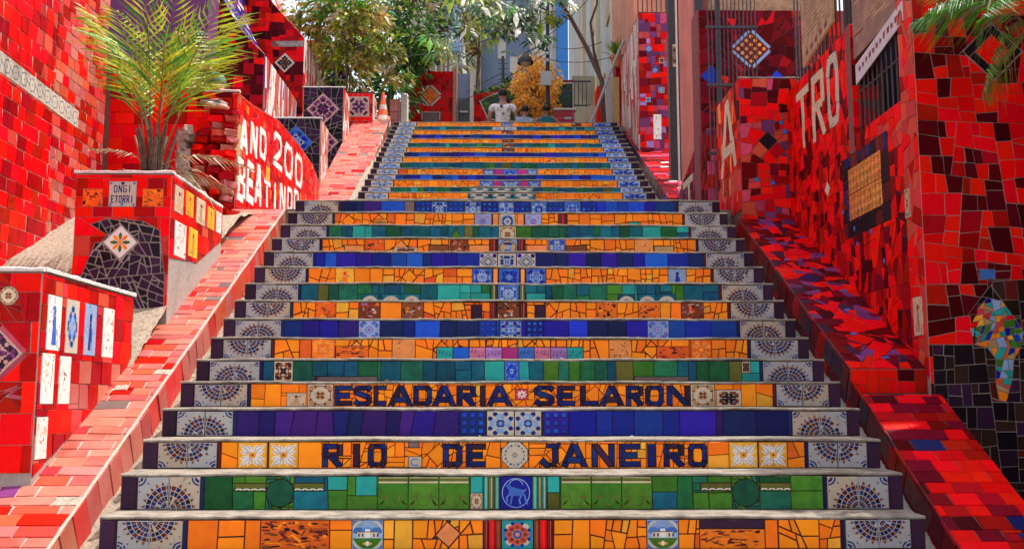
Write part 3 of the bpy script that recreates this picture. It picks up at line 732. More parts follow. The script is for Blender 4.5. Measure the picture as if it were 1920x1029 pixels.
for i,(z,y) in enumerate(UP):
    zb=UP[i-1][0] if i else 2.199
    k=['o','g','o','b'][(i+3)%4] if i>=5 else 'o'
    k={0:'o',1:'t',2:'o',3:'b'}[(i-5)%4]
    h=z-.015-(zb+.004); W2=3.58; g=random.Random(150+i)
    pn=Panel(upper,(-1.78,y,zb+.004),(1,0,0),(0,0,1),gap=.0045,seed=200+i)
    pn.fill([rect(.004,0,.078,h),rect(3.50,0,W2-.004,h)],{'aubergine':1},'dark_tile')
    for (a,bb,kd) in ((.082,.36,'azul:%d'%(60+i%2)),(3.19,3.47,'azul3:%d'%(70+i%2))):
        for p in (1,2): deco(pn,kd,(a+bb)/2,h/2,bb-a,h-.003,'picture_tile',part=p)
    feats=[]
    if i in (5,6): feats=[(1.32,1.59,'wreath:90'),(1.59,1.86,'wreath:90'),(1.86,2.13,'wreath:90')]
    elif i==7: feats=[(1.45,1.62,'azul2:5'),(1.72,1.96,'azul2:6'),(2.06,2.22,'azul2:5')]
    elif i==9: feats=[(1.48,1.63,'azul2:7'),(1.74,1.93,'azul2:8'),(2.06,2.2,'azul2:7')]
    elif i in (13,14,15,17): feats=[(1.73,1.91,'darkrelief:%d'%(30+i))]
    elif i==18: feats=[(1.58,1.76,'azul:44'),(1.77,1.96,'azul:44')]
    elif i==19: feats=[(1.72,1.9,'azul2:47'),(2.85,3.0,'darkrelief:4')]
    cur=.37
    for a,bb,kd in feats:
        if a-cur>.02:
            if i in (7,9) and cur>1.4: pn.fill([rect(cur,0,a,h)],{'magenta':1},'plain_tile')
            else: row_fill(pn,cur,a,h,k,g)
        deco(pn,kd,(a+bb)/2,h/2,bb-a-.002,h-.003); cur=bb
    row_fill(pn,cur,3.18,h,k,g); pn.done()

# ------------------------------------------------------------------ sloping parapets beside the lower flight
SL=.519
def zc(y): return -.072+.519*y                    # left crease line
def ramp0left():
    t=thing('sloping_parapet','faded pink tiled sloping parapet left of the lower steps','parapet',(-2.1,0,-.1))
    y0,y1=-1.2,4.3; b=MB()
    b.prism([(-1.975,y0,zc(y0)-.9),(-1.975,y1,zc(y1)-.9),(-1.975,y1,zc(y1)-.006),(-1.975,y0,zc(y0)-.006)],(-.47,0,0),'grout_pink')
    b.add([(-3.1,y0,zc(y0)-.006),(-2.44,y0,zc(y0)-.006),(-2.44,.31,zc(.31)-.006),(-3.1,.31,zc(.31)-.006)],[(0,1,2,3)],'grout_pink')
    b.build('wall_core',t)
    c=1/math.sqrt(1+SL*SL); V=Vector((0,1,SL))
    L=(y1+.7)/c
    pn=Panel(t,(-2.445,-.7,zc(-.7)-.006),(1,0,0),V,gap=.0065,seed=31)
    pn.fill(courses(rect(0,0,.47,L),.17,.085,pn.rg,.12,.4),GLARE_PINKS)
    pn.fill(courses(rect(-.6,0,-.0,1.01/c),.17,.1,pn.rg,.12,.4),GLARE_PINKS)
    pn.put(rot_rect(.09,3.0,.07,.09,.1),'worn_dark'); pn.put(rot_rect(.10,1.08,.09,.1,.1),'plum'); pn.put(rot_rect(.3,4.1,.06,.06,.1),'worn_dark'); pn.put(rot_rect(.25,2.15,.07,.07,.1),'stone')
    pn.done()
    pn=Panel(t,(-1.975,-.7,zc(-.7)-.008),(0,1,SL),(0,-SL,1),gap=.004,seed=32)     # inner face, tiles stand square to the slope
    q=[rect(u,-.23,u+.145,0) for u in [k*.148 for k in range(int(L/.148))]]
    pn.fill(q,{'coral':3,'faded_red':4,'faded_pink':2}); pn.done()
    # worn rounded edge
    b=MB(); g=random.Random(3); b.tube([(-1.974,-.7+k*.1,zc(-.7+k*.1)+.001+g.uniform(-.003,.003)) for k in range(51)],.008,'grout_pink',6); b.build('worn_edge',t)
ramp0left()
def ramp0right():
    t=thing('sloping_parapet','dark red tiled sloping parapet right of the lower steps','parapet',(2.2,0,-.1))
    up=lambda y:.668+.518*(y-1.345); lo=lambda y:.516+.595*(y-1.17)
    b=MB()
    b.prism([(1.975,1.345,-.4),(1.975,3.97,.9),(1.975,3.97,up(3.97)-.006),(1.975,1.345,up(1.345)-.006)],(.445,0,0),'grout_red')
    b.prism([(1.975,-1.2,-1.2),(1.975,1.35,-.4),(1.975,1.35,lo(1.17)-.006),(1.975,1.17,lo(1.17)-.006),(1.975,-1.2,lo(-1.2)-.006)],(.445,0,0),'grout_red')
    b.build('wall_core',t)
    pal={'red':5,'red_mid':3,'red_dark':3,'red_deep':3,'plum':1.2,'aubergine':.3}
    pn=Panel(t,(1.975,1.345,up(1.345)-.006),(1,0,0),(0,1,.518),gap=.004,seed=41)
    pn.fill(bsp(rect(0,0,.445,2.95),.11,pn.rg,.55,.8),{'red':5,'red_deep':4,'plum':3,'red_dark':2,'aubergine':.8})
    pn.fill([],{'red':1}); pn.put(rot_rect(.22,.62,.14,.14,.6),'red'); pn.put(rot_rect(.28,.30,.13,.13,.9),'red')
    for cv in (.42,1.5): pn.put(rot_rect(.2,cv,.13,.13,.8),'red' if cv<1 else 'navy')
    for cv in (.15,.5,.9,1.25,1.9): pn.put(rot_rect(pn.rg.uniform(.1,.38),cv,.045,.03,.3),'mid_blue')
    pn.done()
    pn=Panel(t,(1.975,1.345,.52),(1,0,0),(0,0,1),gap=.004,seed=42)      # the step in the parapet
    pn.fill(bsp(rect(0,0,.445,.138),.12,pn.rg,.04),pal); pn.done()
    pn=Panel(t,(1.975,-.75,lo(-.75)-.006),(1,0,0),(0,1,.595),gap=.004,seed=43)
    pn.fill(courses(rect(0,0,.445,1.92*math.sqrt(1+.595**2)),.125,.09,pn.rg,.1,.3),{'red':5,'red_mid':4,'red_deep':4,'navy':.35,'red_dark':1.5}); 
    pn.put(rot_rect(.33,.95,.05,.11,.1),'navy'); pn.done()
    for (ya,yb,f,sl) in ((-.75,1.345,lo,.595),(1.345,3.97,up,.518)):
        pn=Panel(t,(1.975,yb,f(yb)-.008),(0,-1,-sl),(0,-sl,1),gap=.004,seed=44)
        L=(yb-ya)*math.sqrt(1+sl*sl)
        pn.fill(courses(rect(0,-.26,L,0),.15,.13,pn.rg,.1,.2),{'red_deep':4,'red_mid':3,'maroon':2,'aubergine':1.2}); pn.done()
ramp0right()

# ------------------------------------------------------------------ left side
def coping(parent,pts,w=.03,h=.022,m='whitewash'):
    """hand-laid cement edge, uneven in width and height"""
    g=random.Random(len(s_count)); s_count.append(1); b=MB()
    for a,c in zip(pts[:-1],pts[1:]):
        a=Vector(a);c=Vector(c);d=(c-a).normalized();n=Vector((d.y,-d.x,0)).normalized()*w/2
        L=(c-a).length; k=max(2,int(L/.045)); vs=[]; fs=[]
        for i in range(k+1):
            q=a.lerp(c,i/k); q=q+d*(-.01 if i==0 else (.01 if i==k else 0)); wj=1+g.uniform(-.10,.10); hh=h*g.uniform(.75,1.08)
            vs+=[q-n*wj,q-n*wj*1.02+Vector((0,0,hh*.7)),q-n*wj*.8+Vector((0,0,hh)),q+n*wj*.8+Vector((0,0,hh)),q+n*wj*1.02+Vector((0,0,hh*.7)),q+n*wj]
        for i in range(k):
            for j in range(5): A=i*6+j; fs.append((A,A+1,A+7,A+6))
        fs.append(tuple(range(6))[::-1]); fs.append(tuple(range(k*6,k*6+6))); b.add(vs,[f[::-1] for f in fs],m)
    return b.build('coping',parent)
s_count=[]
def pier_one():
    t=thing('tiled_pier','red tiled pier with blue and white picture tiles, nearest on the left','pier',(-2.6,.9,.1))
    b=MB(); b.prism([(-3.15,.3,-.1),(-2.26,.3,-.1),(-2.26,.3,1.09),(-3.15,.3,1.09)],(0,1.2,0),'grout_grey'); b.build('wall_core',t)
    coping(t,[(-3.1,.31,1.092),(-2.262,.31,1.092)],.05); coping(t,[(-2.27,.32,1.094),(-2.27,1.5,1.094)],.05)
    pn=Panel(t,(-2.262,.3,0),(-1,0,0),(0,0,1)); 
    pn=Panel(t,(-3.15,.3,.0),(1,0,0),(0,0,1),gap=.003,seed=51)
    pn.fill(courses(rect(0,.14,.885,1.085),.14,.14,pn.rg,.04,.15),REDS_L)
    pn.put(ngon(.735,.975,.045,14),'white',hole=True); deco(pn,'medal:0',.735,.975,.09,.09,'medallion',shape=tuple(ngon(0,0,.5,14)))
    place_diamond(pn,'lace:4',.70,.70,.17,border='rose',bw=.02)
    for a in ((.74,.52,.80,.54),(.80,.54,.76,.50),(.76,.50,.82,.49)): pn.put(stroke(*a,.014),'rose','squiggle_tile')
    pn.done()
    pn=Panel(t,(-2.26,.3,0),(0,1,0),(0,0,1),gap=.0035,seed=52)
    pn.fill(courses(rect(0,.10,1.2,1.085),.135,.125,pn.rg,.06,.12),{'red':4,'red_mid':4.5,'coral':1.5,'faded_red':.6})
    for k,(a,kd) in enumerate(((.06,'figure:0'),(.27,'azul:55'),(.50,'figure:2'),(.75,'sketch:4'))): place(pn,kd,a,.715 if k else .72,a+.155,.99)
    place(pn,'sketch:1',.03,.46,.17,.765-.06); place(pn,'sketch:2',.225,.46,.36,.70); place(pn,'sketch:3',.01,.2,.13,.40)
    # lower edge follows the parapet
    L=1.2; pn.cut([(0,.12),(1.2,.66),(1.2,1.085),(0,1.085)]); pn.done()
pier_one()
def pier_two():
    t=thing('planter_pier','red and black mosaic planter pier with an orange flower tile, under the palm','pier',(-2.5,2.5,1))
    b=MB(); b.prism([(-2.845,2,.7),(-2.222,2,.7),(-2.222,2,1.955),(-2.845,2,1.955)],(0,1.2,0),'grout_grey')
    b.build('wall_core',t)
    b=MB(); b.box(-2.78,-2.28,2.06,3.14,1.95,1.972,'soil' if 'soil' in P else 'stone'); b.build('soil',t)
    coping(t,[(-2.85,2.012,1.957),(-2.222,2.012,1.957)],.05); coping(t,[(-2.245,2.02,1.959),(-2.245,3.2,1.959)],.05); 
    pn=Panel(t,(-2.845,2,0),(1,0,0),(0,0,1),gap=.003,seed=61)
    pn.fill(courses(rect(0,1.05,.622,1.95),.135,.13,pn.rg,.03,.1),REDS_L)
    # irregular field of dark shards over the lower part
    dark=[[(.10,1.62),(.30,1.50),(.5,1.5),(.52,1.60),(.22,1.66)],[(.14,1.45),(.30,1.66),(.45,1.64),(.56,1.58),(.57,1.40)],[(.14,1.50),(.57,1.50),(.595,1.30),(.05,1.25)],[(.03,1.28),(.60,1.31),(.605,1.05),(.06,1.10)]]
    for q in dark: pn.put(ccw(q),'white',hole=True)
    sh=[]
    done_=[]
    for q in dark:
        parts=[ccw(q)]
        for d in done_: parts=[r for p in parts for r in minus(p,d)]
        done_.append(ccw(q)); sh+=parts
    pn2=Panel(t,(-2.845,2,0),(1,0,0),(0,0,1),gap=.009,seed=62)
    for p in sh: pn2.fill(bsp(p,.085,pn2.rg,.6),{'aubergine':3,'black':2},'dark_tile')
    place_diamond(pn2,'sun',.305,1.50,.155,'picture_tile',border='beige',bw=.006)
    place(pn,'relief:44',.045,1.735,.175,1.855); place(pn,'text:0:ONGI/ETORRI',.215,1.735,.395,1.905); place(pn,'relief:45',.435,1.735,.57,1.855)
    pn.done(); pn2.done()
    pn=Panel(t,(-2.222,2,0),(0,1,0),(0,0,1),gap=.0035,seed=63)
    pn.fill(courses(rect(0,1.30,1.2,1.95),.14,.125,pn.rg,.05,.12),{'red':4,'red_mid':3,'coral':2})
    for a,bb,c0,c1,kd in ((.05,.23,1.72,1.90,'figure:1'),(.29,.46,1.74,1.91,'figure:3'),(.53,.74,1.73,1.915,'figure:1'),(.80,.98,1.74,1.90,'figure:3'),(1.03,1.17,1.745,1.91,'sketch:5'),(.08,.32,1.43,1.665,'sketch:6'),(.38,.58,1.47,1.675,'figure:3')): place(pn,kd,a,c0,bb,c1)
    pn.cut([(0,1.40),(.6,1.45),(1.2,1.70),(1.2,1.95),(0,1.95)]); pn.done()
mat('soil',(.10,.07,.045),rough=1,bump=1,scale=30); P['soil']=MATS['soil']
pier_two()
def left_wall():
    t=thing('boundary_wall','tall red tiled house wall with a white medallion frieze, far left','wall',(-3.7,2.5,.2))
    b=MB(); b.prism([(-3.6,-.6,-.2),(-3.6,4.27,-.2),(-3.6,4.27,5.2),(-3.6,-.6,5.2)],(-.4,0,0),'grout_pink'); b.build('wall_core',t)
    pn=Panel(t,(-3.6,1.9,0),(0,1,0),(0,0,1),gap=.007,seed=71)
    pn.fill(courses(rect(0,.9,1.35,4.7),.13,.115,pn.rg,.25,.22),{'red':6,'red_mid':3,'coral':.6})
    pn.fill(courses(rect(1.352,.9,2.37,4.7),.13,.09,pn.rg,.25,.22),{'red_mid':3,'red':1,'coral':3,'faded_red':3,'faded_pink':.5})  # lit stretch of the wall: sunshine put into paler tile colours
    pn.fill(courses(rect(-2.5,0,-.002,4.7),.16,.13,pn.rg,.2,.22),{'red':6,'red_mid':3})
    pn.put([(0,2.78),(1.82,2.73),(1.82,2.88),(0,2.95)],'white',hole=True)
    for k in range(14): deco(pn,'frieze',.07+.13*k,2.865-.0045*k,.130,.150 ,'frieze_tile',rot=-.033)
    pn.done()
    pn=Panel(t,(-3.6,4.27,0),(-1,0,0),(0,0,1))
left_wall()
def back_left():
    t=thing('back_wall','bright red tiled wall behind the palm','wall',(-3.25,4.6,2))
    b=MB(); b.box(-3.99,-2.87,4.45,4.75,1.9,3.53,'grout_red'); b.box(-3.99,-2.85,4.43,4.77,3.531,3.56,'salmon'); b.build('wall_core',t)
    pn=Panel(t,(-3.62,4.45,0),(1,0,0),(0,0,1),gap=.003,seed=72)
    pn.fill(courses(rect(.0,2.1,.74,3.53),.15,.12,pn.rg,.04,.3),{'red':8,'red_mid':2.5}); pn.done()
    t=thing('terrace_block','red tiled block with a white coping where a barefoot person sits','wall',(-2.65,4.5,2))
    b=MB(); b.box(-2.87,-2.425,4.3,5.15,1.9,3.225,'grout_red'); b.build('wall_core',t)
    coping(t,[(-2.88,4.315,3.227),(-2.42,4.315,3.227)],.05); 
    pn=Panel(t,(-2.87,4.3,0),(1,0,0),(0,0,1),gap=.003,seed=73)
    pn.fill(courses(rect(.0,2.1,.445,3.222),.12,.10,pn.rg,.06,.35),{'red':5,'red_mid':3,'red_dark':1}); pn.done()
    # broken stub of rubble wall
    t=thing('rubble_pier','broken stub of stone and brick masonry beside the red block','rubble',(-2.62,4.0,2))
    g=random.Random(9)
    def block(x,y,z,sx,sy,sz,m):
        bm=bmesh.new(); bmesh.ops.create_cube(bm,size=1); bmesh.ops.bevel(bm,geom=bm.edges[:],offset=.07,segments=1,affect='EDGES')
        bmesh.ops.subdivide_edges(bm,edges=bm.edges[:],cuts=1)
        for v in bm.verts: v.co=Vector(((v.co.x+g.uniform(-.06,.06))*sx,(v.co.y+g.uniform(-.06,.06))*sy,(v.co.z+g.uniform(-.06,.06))*sz))
        me=bpy.data.meshes.new('stone'); bm.to_mesh(me); bm.free(); me.materials.append(P[m])
        o=link('stone',me,t,(x,y,z)); o.rotation_euler=(g.uniform(-.12,.12),g.uniform(-.12,.12),g.uniform(-.5,.5))
    z=1.95
    while z<2.84:
        block(-2.80+.02*math.sin(z*9)+g.uniform(-.012,.012),4.07,z,g.uniform(.07,.12),.16,.085,g.choice(['stone','stone','cement'])); z+=.05
    z=1.95; k=0
    while z<2.98:
        x=-2.71 if z<2.8 else -2.60; k+=1
        while x<-2.45:
            w=g.uniform(.09,.13); block(x+w/2,4.12-.012*(k%3),z,w*1.0,.2,.060,g.choice(['red_mid','red_mid','red','coral','faded_red'])); x+=w
        z+=.064
    for k in range(3): block(-2.55+g.uniform(-.03,.03),4.05,2.99+.03*k,g.uniform(.16,.22),.18,.03,['faded_pink','whitewash','stone'][k])
back_left()
def lettered_wall():
    t=thing('lettered_parapet','red mosaic parapet with white letters ANO 200 above the left slope','parapet',(-2.5,6.2,2.1))
    prof=[(4.3,3.2),(4.85,3.25),(5.45,3.34),(5.95,3.41),(7.0,3.42),(7.85,3.39),(8.3,3.28),(8.36,2.6)]
    b=MB(); b.prism([(-2.42,4.3,1.9)]+[(-2.42,y,z) for y,z in prof]+[(-2.42,8.36,2.1)],(-.16,0,0),'grout_pink'); b.build('wall_core',t)
    coping(t,[(-2.44,y,z+.001) for y,z in prof[:7]],.05,.018,'coral')
    pn=Panel(t,(-2.42,4.3,0),(0,1,0),(0,0,1),gap=.004,seed=81)
    pn.fill(bsp(rect(0,2.02,4.06,3.42),.12,pn.rg,.4,1.1),{'red':6,'red_mid':3,'coral':1.5,'orange_deep':.7})
    pn.put(rect(0,2.35,.16,2.95),'tan','picture_tile')
    def word(s,u,v,w,h,du,dv,th):
        for ch in s:
            if ch!=' ':
                for q in letter(ch,u,v,w,h,th): pn.put(q,'white_bright','letter_tile')
            u+=du; v+=dv
    word('ANO',.10,2.73,.27,.31,.36,.055,.085)
    word('200',1.38,2.90,.44,.38,.56,.02,.08)
    word('BEA',.05,2.26,.27,.40,.32,.05,.085)
    word('TINOO',1.05,2.40,.27,.29,.36,.05,.075)
    place(pn,'text:1:29',1.12,2.68,1.27,2.82)
    top=[(y-4.3,z) for y,z in prof]
    # trim to the curved top
    for (a,za),(c,zc_) in zip(top[:-1],top[1:]):
        pn.put(ccw([(a,za),(c,zc_),(c,4),(a,4)]) if abs(c-a)>.01 else rect(9,9,10,10),'red',hole=True)
    pn.done()
lettered_wall()
def dark_pier(x0,x1,y,z0,z1,dep,label,diamonds,seed,side,red=False):
    t=thing('mosaic_pier',label,'pier',((x0+x1)/2,y+dep/2,z0),'black mosaic piers beside the upper flight')
    b=MB(); b.box(x0,x1,y,y+dep,z0-.6,z1,'grout_grey'); b.build('wall_core',t)
    coping(t,[(x0-.01,y+.02,z1+.001),(x1+.01,y+.02,z1+.001)],.06,.02,'whitewash' if not red else 'maroon')
    pn=Panel(t,(x0,y,0),(1,0,0),(0,0,1),gap=.008,seed=seed); w=x1-x0
    pn.fill(bsp(rect(.003,z0-.5,w-.003,z1-.003),.15,pn.rg,.35),{'aubergine':3,'black':3} if not red else {'red':3,'red_mid':1})
    for kd,cu,cv,s in diamonds:
        if red: place(pn,kd,cu-s/2,cv-s/2,cu+s/2,cv+s/2)
        else: place_diamond(pn,kd,cu,cv,s)
    pn.done()
    pn=Panel(t,(x1,y,0),(0,1,0),(0,0,1),gap=.006,seed=seed+1)
    pn.fill(bsp(rect(.003,z0-.5,dep-.003,z1-.003),.13,pn.rg,.7,.35),side); pn.done()
    return t
PALE={'faded_pink':2,'whitewash':5,'beige':2,'faded_red':2,'red':1.2}
dark_pier(-3.10,-2.50,8.8,3.2,4.26,.6,'low black mosaic pier with a blue patterned diamond, beside the lettered parapet',[('azul2:81',.27,3.93,.33)],301,PALE)
dark_pier(-3.10,-2.485,10.6,4.1,5.26,.55,'tall black mosaic pier with two stacked lace-pattern diamonds',[('lace:82',.30,4.92,.36),('lace:82',.30,4.40,.36)],305,PALE)
dark_pier(-2.62,-2.17,11.65,4.8,5.50,.5,'small red pier topped with one pink lace tile, beside the traffic cone',[('lace:84',.22,5.27,.34)],309,PALE,red=True)
def wing(name,label,x,y0,x_out,zb,face_pal,side_pal,prof,seed,th=.3,feat=None,sizes=(.16,.15)):
    """wall whose narrow end faces the viewer; top runs along prof=(y,z) on the stair side"""
    t=thing(name,label,'wall',((x+x_out)/2,y0,zb))
    b=MB(); yz=[(x,y0,zb-.7)]+[(x,y,z) for y,z in prof]+[(x,prof[-1][0],zb-.7)]
    b.prism(yz,(-th,0,0),'grout_red'); b.box(x_out,x-th+.001,y0+.002,y0+.3,zb-.7,prof[0][1],'grout_red'); b.build('wall_core',t)
    pn=Panel(t,(x_out,y0,0),(1,0,0),(0,0,1),gap=.004,seed=seed); w=x-x_out
    pn.fill(bsp(rect(0,zb-.1,w,prof[0][1]),sizes[0],pn.rg,.12),face_pal)
    if feat: feat(pn,w)
    pn.done()
    pn=Panel(t,(x,y0,0),(0,1,0),(0,0,1),gap=.006,seed=seed+1); L=prof[-1][0]-y0; zt=max(z for _,z in prof)
    pn.fill(bsp(rect(0,zb-.3,L,zt),sizes[1],pn.rg,.5,.28),side_pal)
    for (a,za),(c,zc_) in zip(prof[:-1],prof[1:]):
        if c-a>.01: pn.put(ccw([(a-y0,za),(c-y0,zc_),(c-y0,zt+2),(a-y0,zt+2)]),'red',hole=True)
    pn.done(); 
    # mosaic-topped cap
    b=MB()
    for (a,za),(c,zc_) in zip(prof[:-1],prof[1:]): b.prism([(x+.012,a,za+.002),(x+.012,c,zc_+.002),(x+.012,c,zc_+.03),(x+.012,a,za+.03)],(-th,0,0),'whitewash')
    b.build('coping',t)
    return t
def curved_wing(name,label,y,dep,xl,zb,curve,fp,bp_,sp_,seed,feat=None,size=.15):
    """block whose outline across the slope sweeps down in a curve; curve=(x,z) from the top left to the lower right"""
    xr=curve[-1][0]; t=thing(name,label,'wall',((xl+xr)/2,y,zb))
    b=MB(); out=[(xl,y,zb-.6),(xr,y,zb-.6)]+[(x,y,z) for x,z in curve[::-1]]+[(xl,y,curve[0][1])]
    # the concave outline is built from upright convex slices
    b=MB()
    for (xa,za),(xc,zc_) in zip(curve[:-1],curve[1:]): b.prism([(xa,y,zb-.6),(xc,y,zb-.6),(xc,y,zc_),(xa,y,za)],(0,dep,0),'grout_red')
    b.prism([(xl,y,zb-.6),(curve[0][0],y,zb-.6),(curve[0][0],y,curve[0][1]),(xl,y,curve[0][1])],(0,dep,0),'grout_red'); b.build('wall_core',t)
    pn=Panel(t,(xl,y,0),(1,0,0),(0,0,1),gap=.004,seed=seed)
    pn.fill(bsp(rect(0,zb-.3,xr-xl-.004,curve[0][1]),size,pn.rg,.12),fp)
    if feat: feat(pn,xr-xl)
    top=curve[0][1]+3
    for (xa,za),(xc,zc_) in zip(curve[:-1],curve[1:]): pn.put(ccw([(xa-xl,za),(xc-xl,zc_),(xc-xl+.001,top),(xa-xl,top)]),'red',hole=True)
    pn.done()
    for k,((xa,za),(xc,zc_)) in enumerate(zip(curve[:-1],curve[1:])):
        L=math.hypot(xc-xa,za-zc_); pn=Panel(t,(xc,y,zc_),(0,1,0),(xa-xc,0,za-zc_),gap=.006,seed=seed+5+k)
        pn.fill(courses(rect(0,0,dep,L),.30,.07,pn.rg,.3,.5),bp_); pn.done()
    pn=Panel(t,(xr,y,0),(0,1,0),(0,0,1),gap=.006,seed=seed+20); pn.fill(bsp(rect(0,zb-.5,dep,curve[-1][1]),.14,pn.rg,.35,.22),sp_); pn.done()
    return t
curved_wing('curved_wing_wall','dark red buttress with a sweeping blue and purple mosaic back, behind the seated person',9.2,2.2,-5.211,4.279,[(-4.443, 7.629), (-4.136, 6.442), (-3.941, 6.01), (-3.745, 5.675), (-3.55, 5.465), (-3.382, 5.298)],{'red_dark':5,'red_mid':2,'red_deep':3,'red':.4},{'plum':4,'cobalt':4,'navy':2,'black':1,'orange_deep':.8,'pale_blue':1.2,'whitewash':.8},{'whitewash':3,'faded_pink':3,'coral':1.5,'plum':1,'pale_blue':.8},320)
def featB(pn,w):
    pn.put(rect(w-.54,6.268,w-.01,6.367),'stone','lintel'); place_diamond(pn,'lace2:5',w-.31,5.993,.24)
curved_wing('curved_wing_wall','bright red buttress with a grey lintel band, pale diamond tile and streaky white back',11.6,2.3,-4.475,4.871,[(-4.163, 7.864), (-3.876, 7.053), (-3.627, 6.766), (-3.489, 6.617), (-3.315, 6.417)],{'red':3,'red_mid':4,'red_dark':3},{'whitewash':4,'faded_pink':3,'red':2,'coral':1},PALE,340,featB)
def featC(pn,w):
    pn.put(rect(w-.34,5.9,w-.0,6.75),'cobalt',hole=True); pn.fill(bsp(rect(w-.34,5.9,w-.0,6.75),.11,pn.rg,.1),{'cobalt':3,'violet':2,'rust':1})
curved_wing('curved_wing_wall','blue-topped buttress with a purple tiled end and a long pale side, under the golden tree',13.8,5.0,-3.719,6.036,[(-3.436, 7.188), (-3.357, 6.94), (-3.211, 6.804), (-3.064, 6.691), (-2.973, 6.601)],{'coral':3,'faded_pink':2,'red':1},{'pale_blue':3,'whitewash':2,'faded_pink':2},{'whitewash':6,'pale_blue':1,'faded_pink':1},360,featC,.12)
b=MB(); b.box(-4.6,-3.35,6.4,6.8,3,6.2,'plum'); o=b.build('plastered_wall'); tag(o,'dull purple plastered wall glimpsed behind the palm fronds','wall')

def ramp0upper(side):
    if side<0:
        t=thing('sloping_parapet','faded pink tiled slope left of the upper flight, leading to the cone','parapet',(-2.1,9,3)); xa,xb=-2.5,-1.93; pal=GLARE_PINKS; f=lambda y:3.05+.584*(y-8.32); core='grout_pink'
    else:
        t=thing('sloping_parapet','dark red slope with loose white tiles right of the upper flight','parapet',(2.2,9,3)); xa,xb=1.93,2.42; pal={'red_deep':4,'red_mid':3,'rose':1.5,'red_dark':2,'red':1.2}; f=lambda y:2.90+.462*(y-7.33); core='grout_red'
    y0,y1=6.3,12.05 if side<0 else 12.0
    b=MB(); b.prism([(xb,y0,1.9),(xb,y1,3.9),(xb,y1,f(y1)-.006),(xb,y0,f(y0)-.006)],(xa-xb,0,0),core); b.build('wall_core',t)
    sl=.584 if side<0 else .462; c=math.sqrt(1+sl*sl)
    pn=Panel(t,(xa,y0,f(y0)-.006),(1,0,0),(0,1,sl),gap=.005,seed=91 if side<0 else 92)
    pn.fill(courses(rect(0,0,xb-xa,(y1-y0)*c),.15,.10,pn.rg,.12,.35),pal)
    if side>0:
        for cv in (1.6,2.0,2.5,2.9,3.2): pn.put(rot_rect(.2+.1*pn.rg.random(),cv,.12,.07,.15),'whitewash')
    pn.done()
    if side<0:
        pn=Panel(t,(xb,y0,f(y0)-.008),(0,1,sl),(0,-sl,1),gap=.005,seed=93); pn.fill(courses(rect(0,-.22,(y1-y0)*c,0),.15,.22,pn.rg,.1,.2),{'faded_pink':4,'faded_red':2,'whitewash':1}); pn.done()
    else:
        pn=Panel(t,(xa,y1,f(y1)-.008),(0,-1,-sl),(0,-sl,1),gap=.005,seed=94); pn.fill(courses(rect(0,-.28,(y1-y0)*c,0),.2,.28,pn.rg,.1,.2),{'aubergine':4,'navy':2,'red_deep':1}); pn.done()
ramp0upper(-1); ramp0upper(1)
strip('upper_left_gutter',-1.96,-1.78,[(6.3,2.2),(11.6,4.75)],'sandy',16,.008,4,60)
strip('upper_right_gutter',1.80,1.96,[(6.3,2.2),(11.6,4.72)],'cement',17,.008,4,60)

# traffic cone
def cone():
    t=thing('traffic_cone','orange and white striped traffic cone at the top of the left slope','cone',(-2.04,11.95,4.97))
    mat('cone_orange',(.75,.12,.03),rough=.5,bump=.1); mat('cone_white',(.75,.62,.5),rough=.5,bump=.1)
    P.update(MATS); b=MB(); b.box(-2.18,-1.90,11.81,12.09,4.96,4.985,'cone_orange'); b.build('base',t)
    r=lambda z:.125-.105*z/.62; z=.0; c=0
    b=MB()
    segs=[(0,.13,'cone_orange'),(.13,.21,'cone_white'),(.21,.32,'cone_orange'),(.32,.40,'cone_white'),(.40,.62,'cone_orange')]
    for a,e,m in segs: b.lathe((-2.04,11.95,4.985),[(r(a),a),(r(e),e)],m,18)
    b.lathe((-2.04,11.95,4.985),[(r(.62),.62),(.0,.625)],'cone_orange',18); b.build('body',t,smooth=True)
cone()

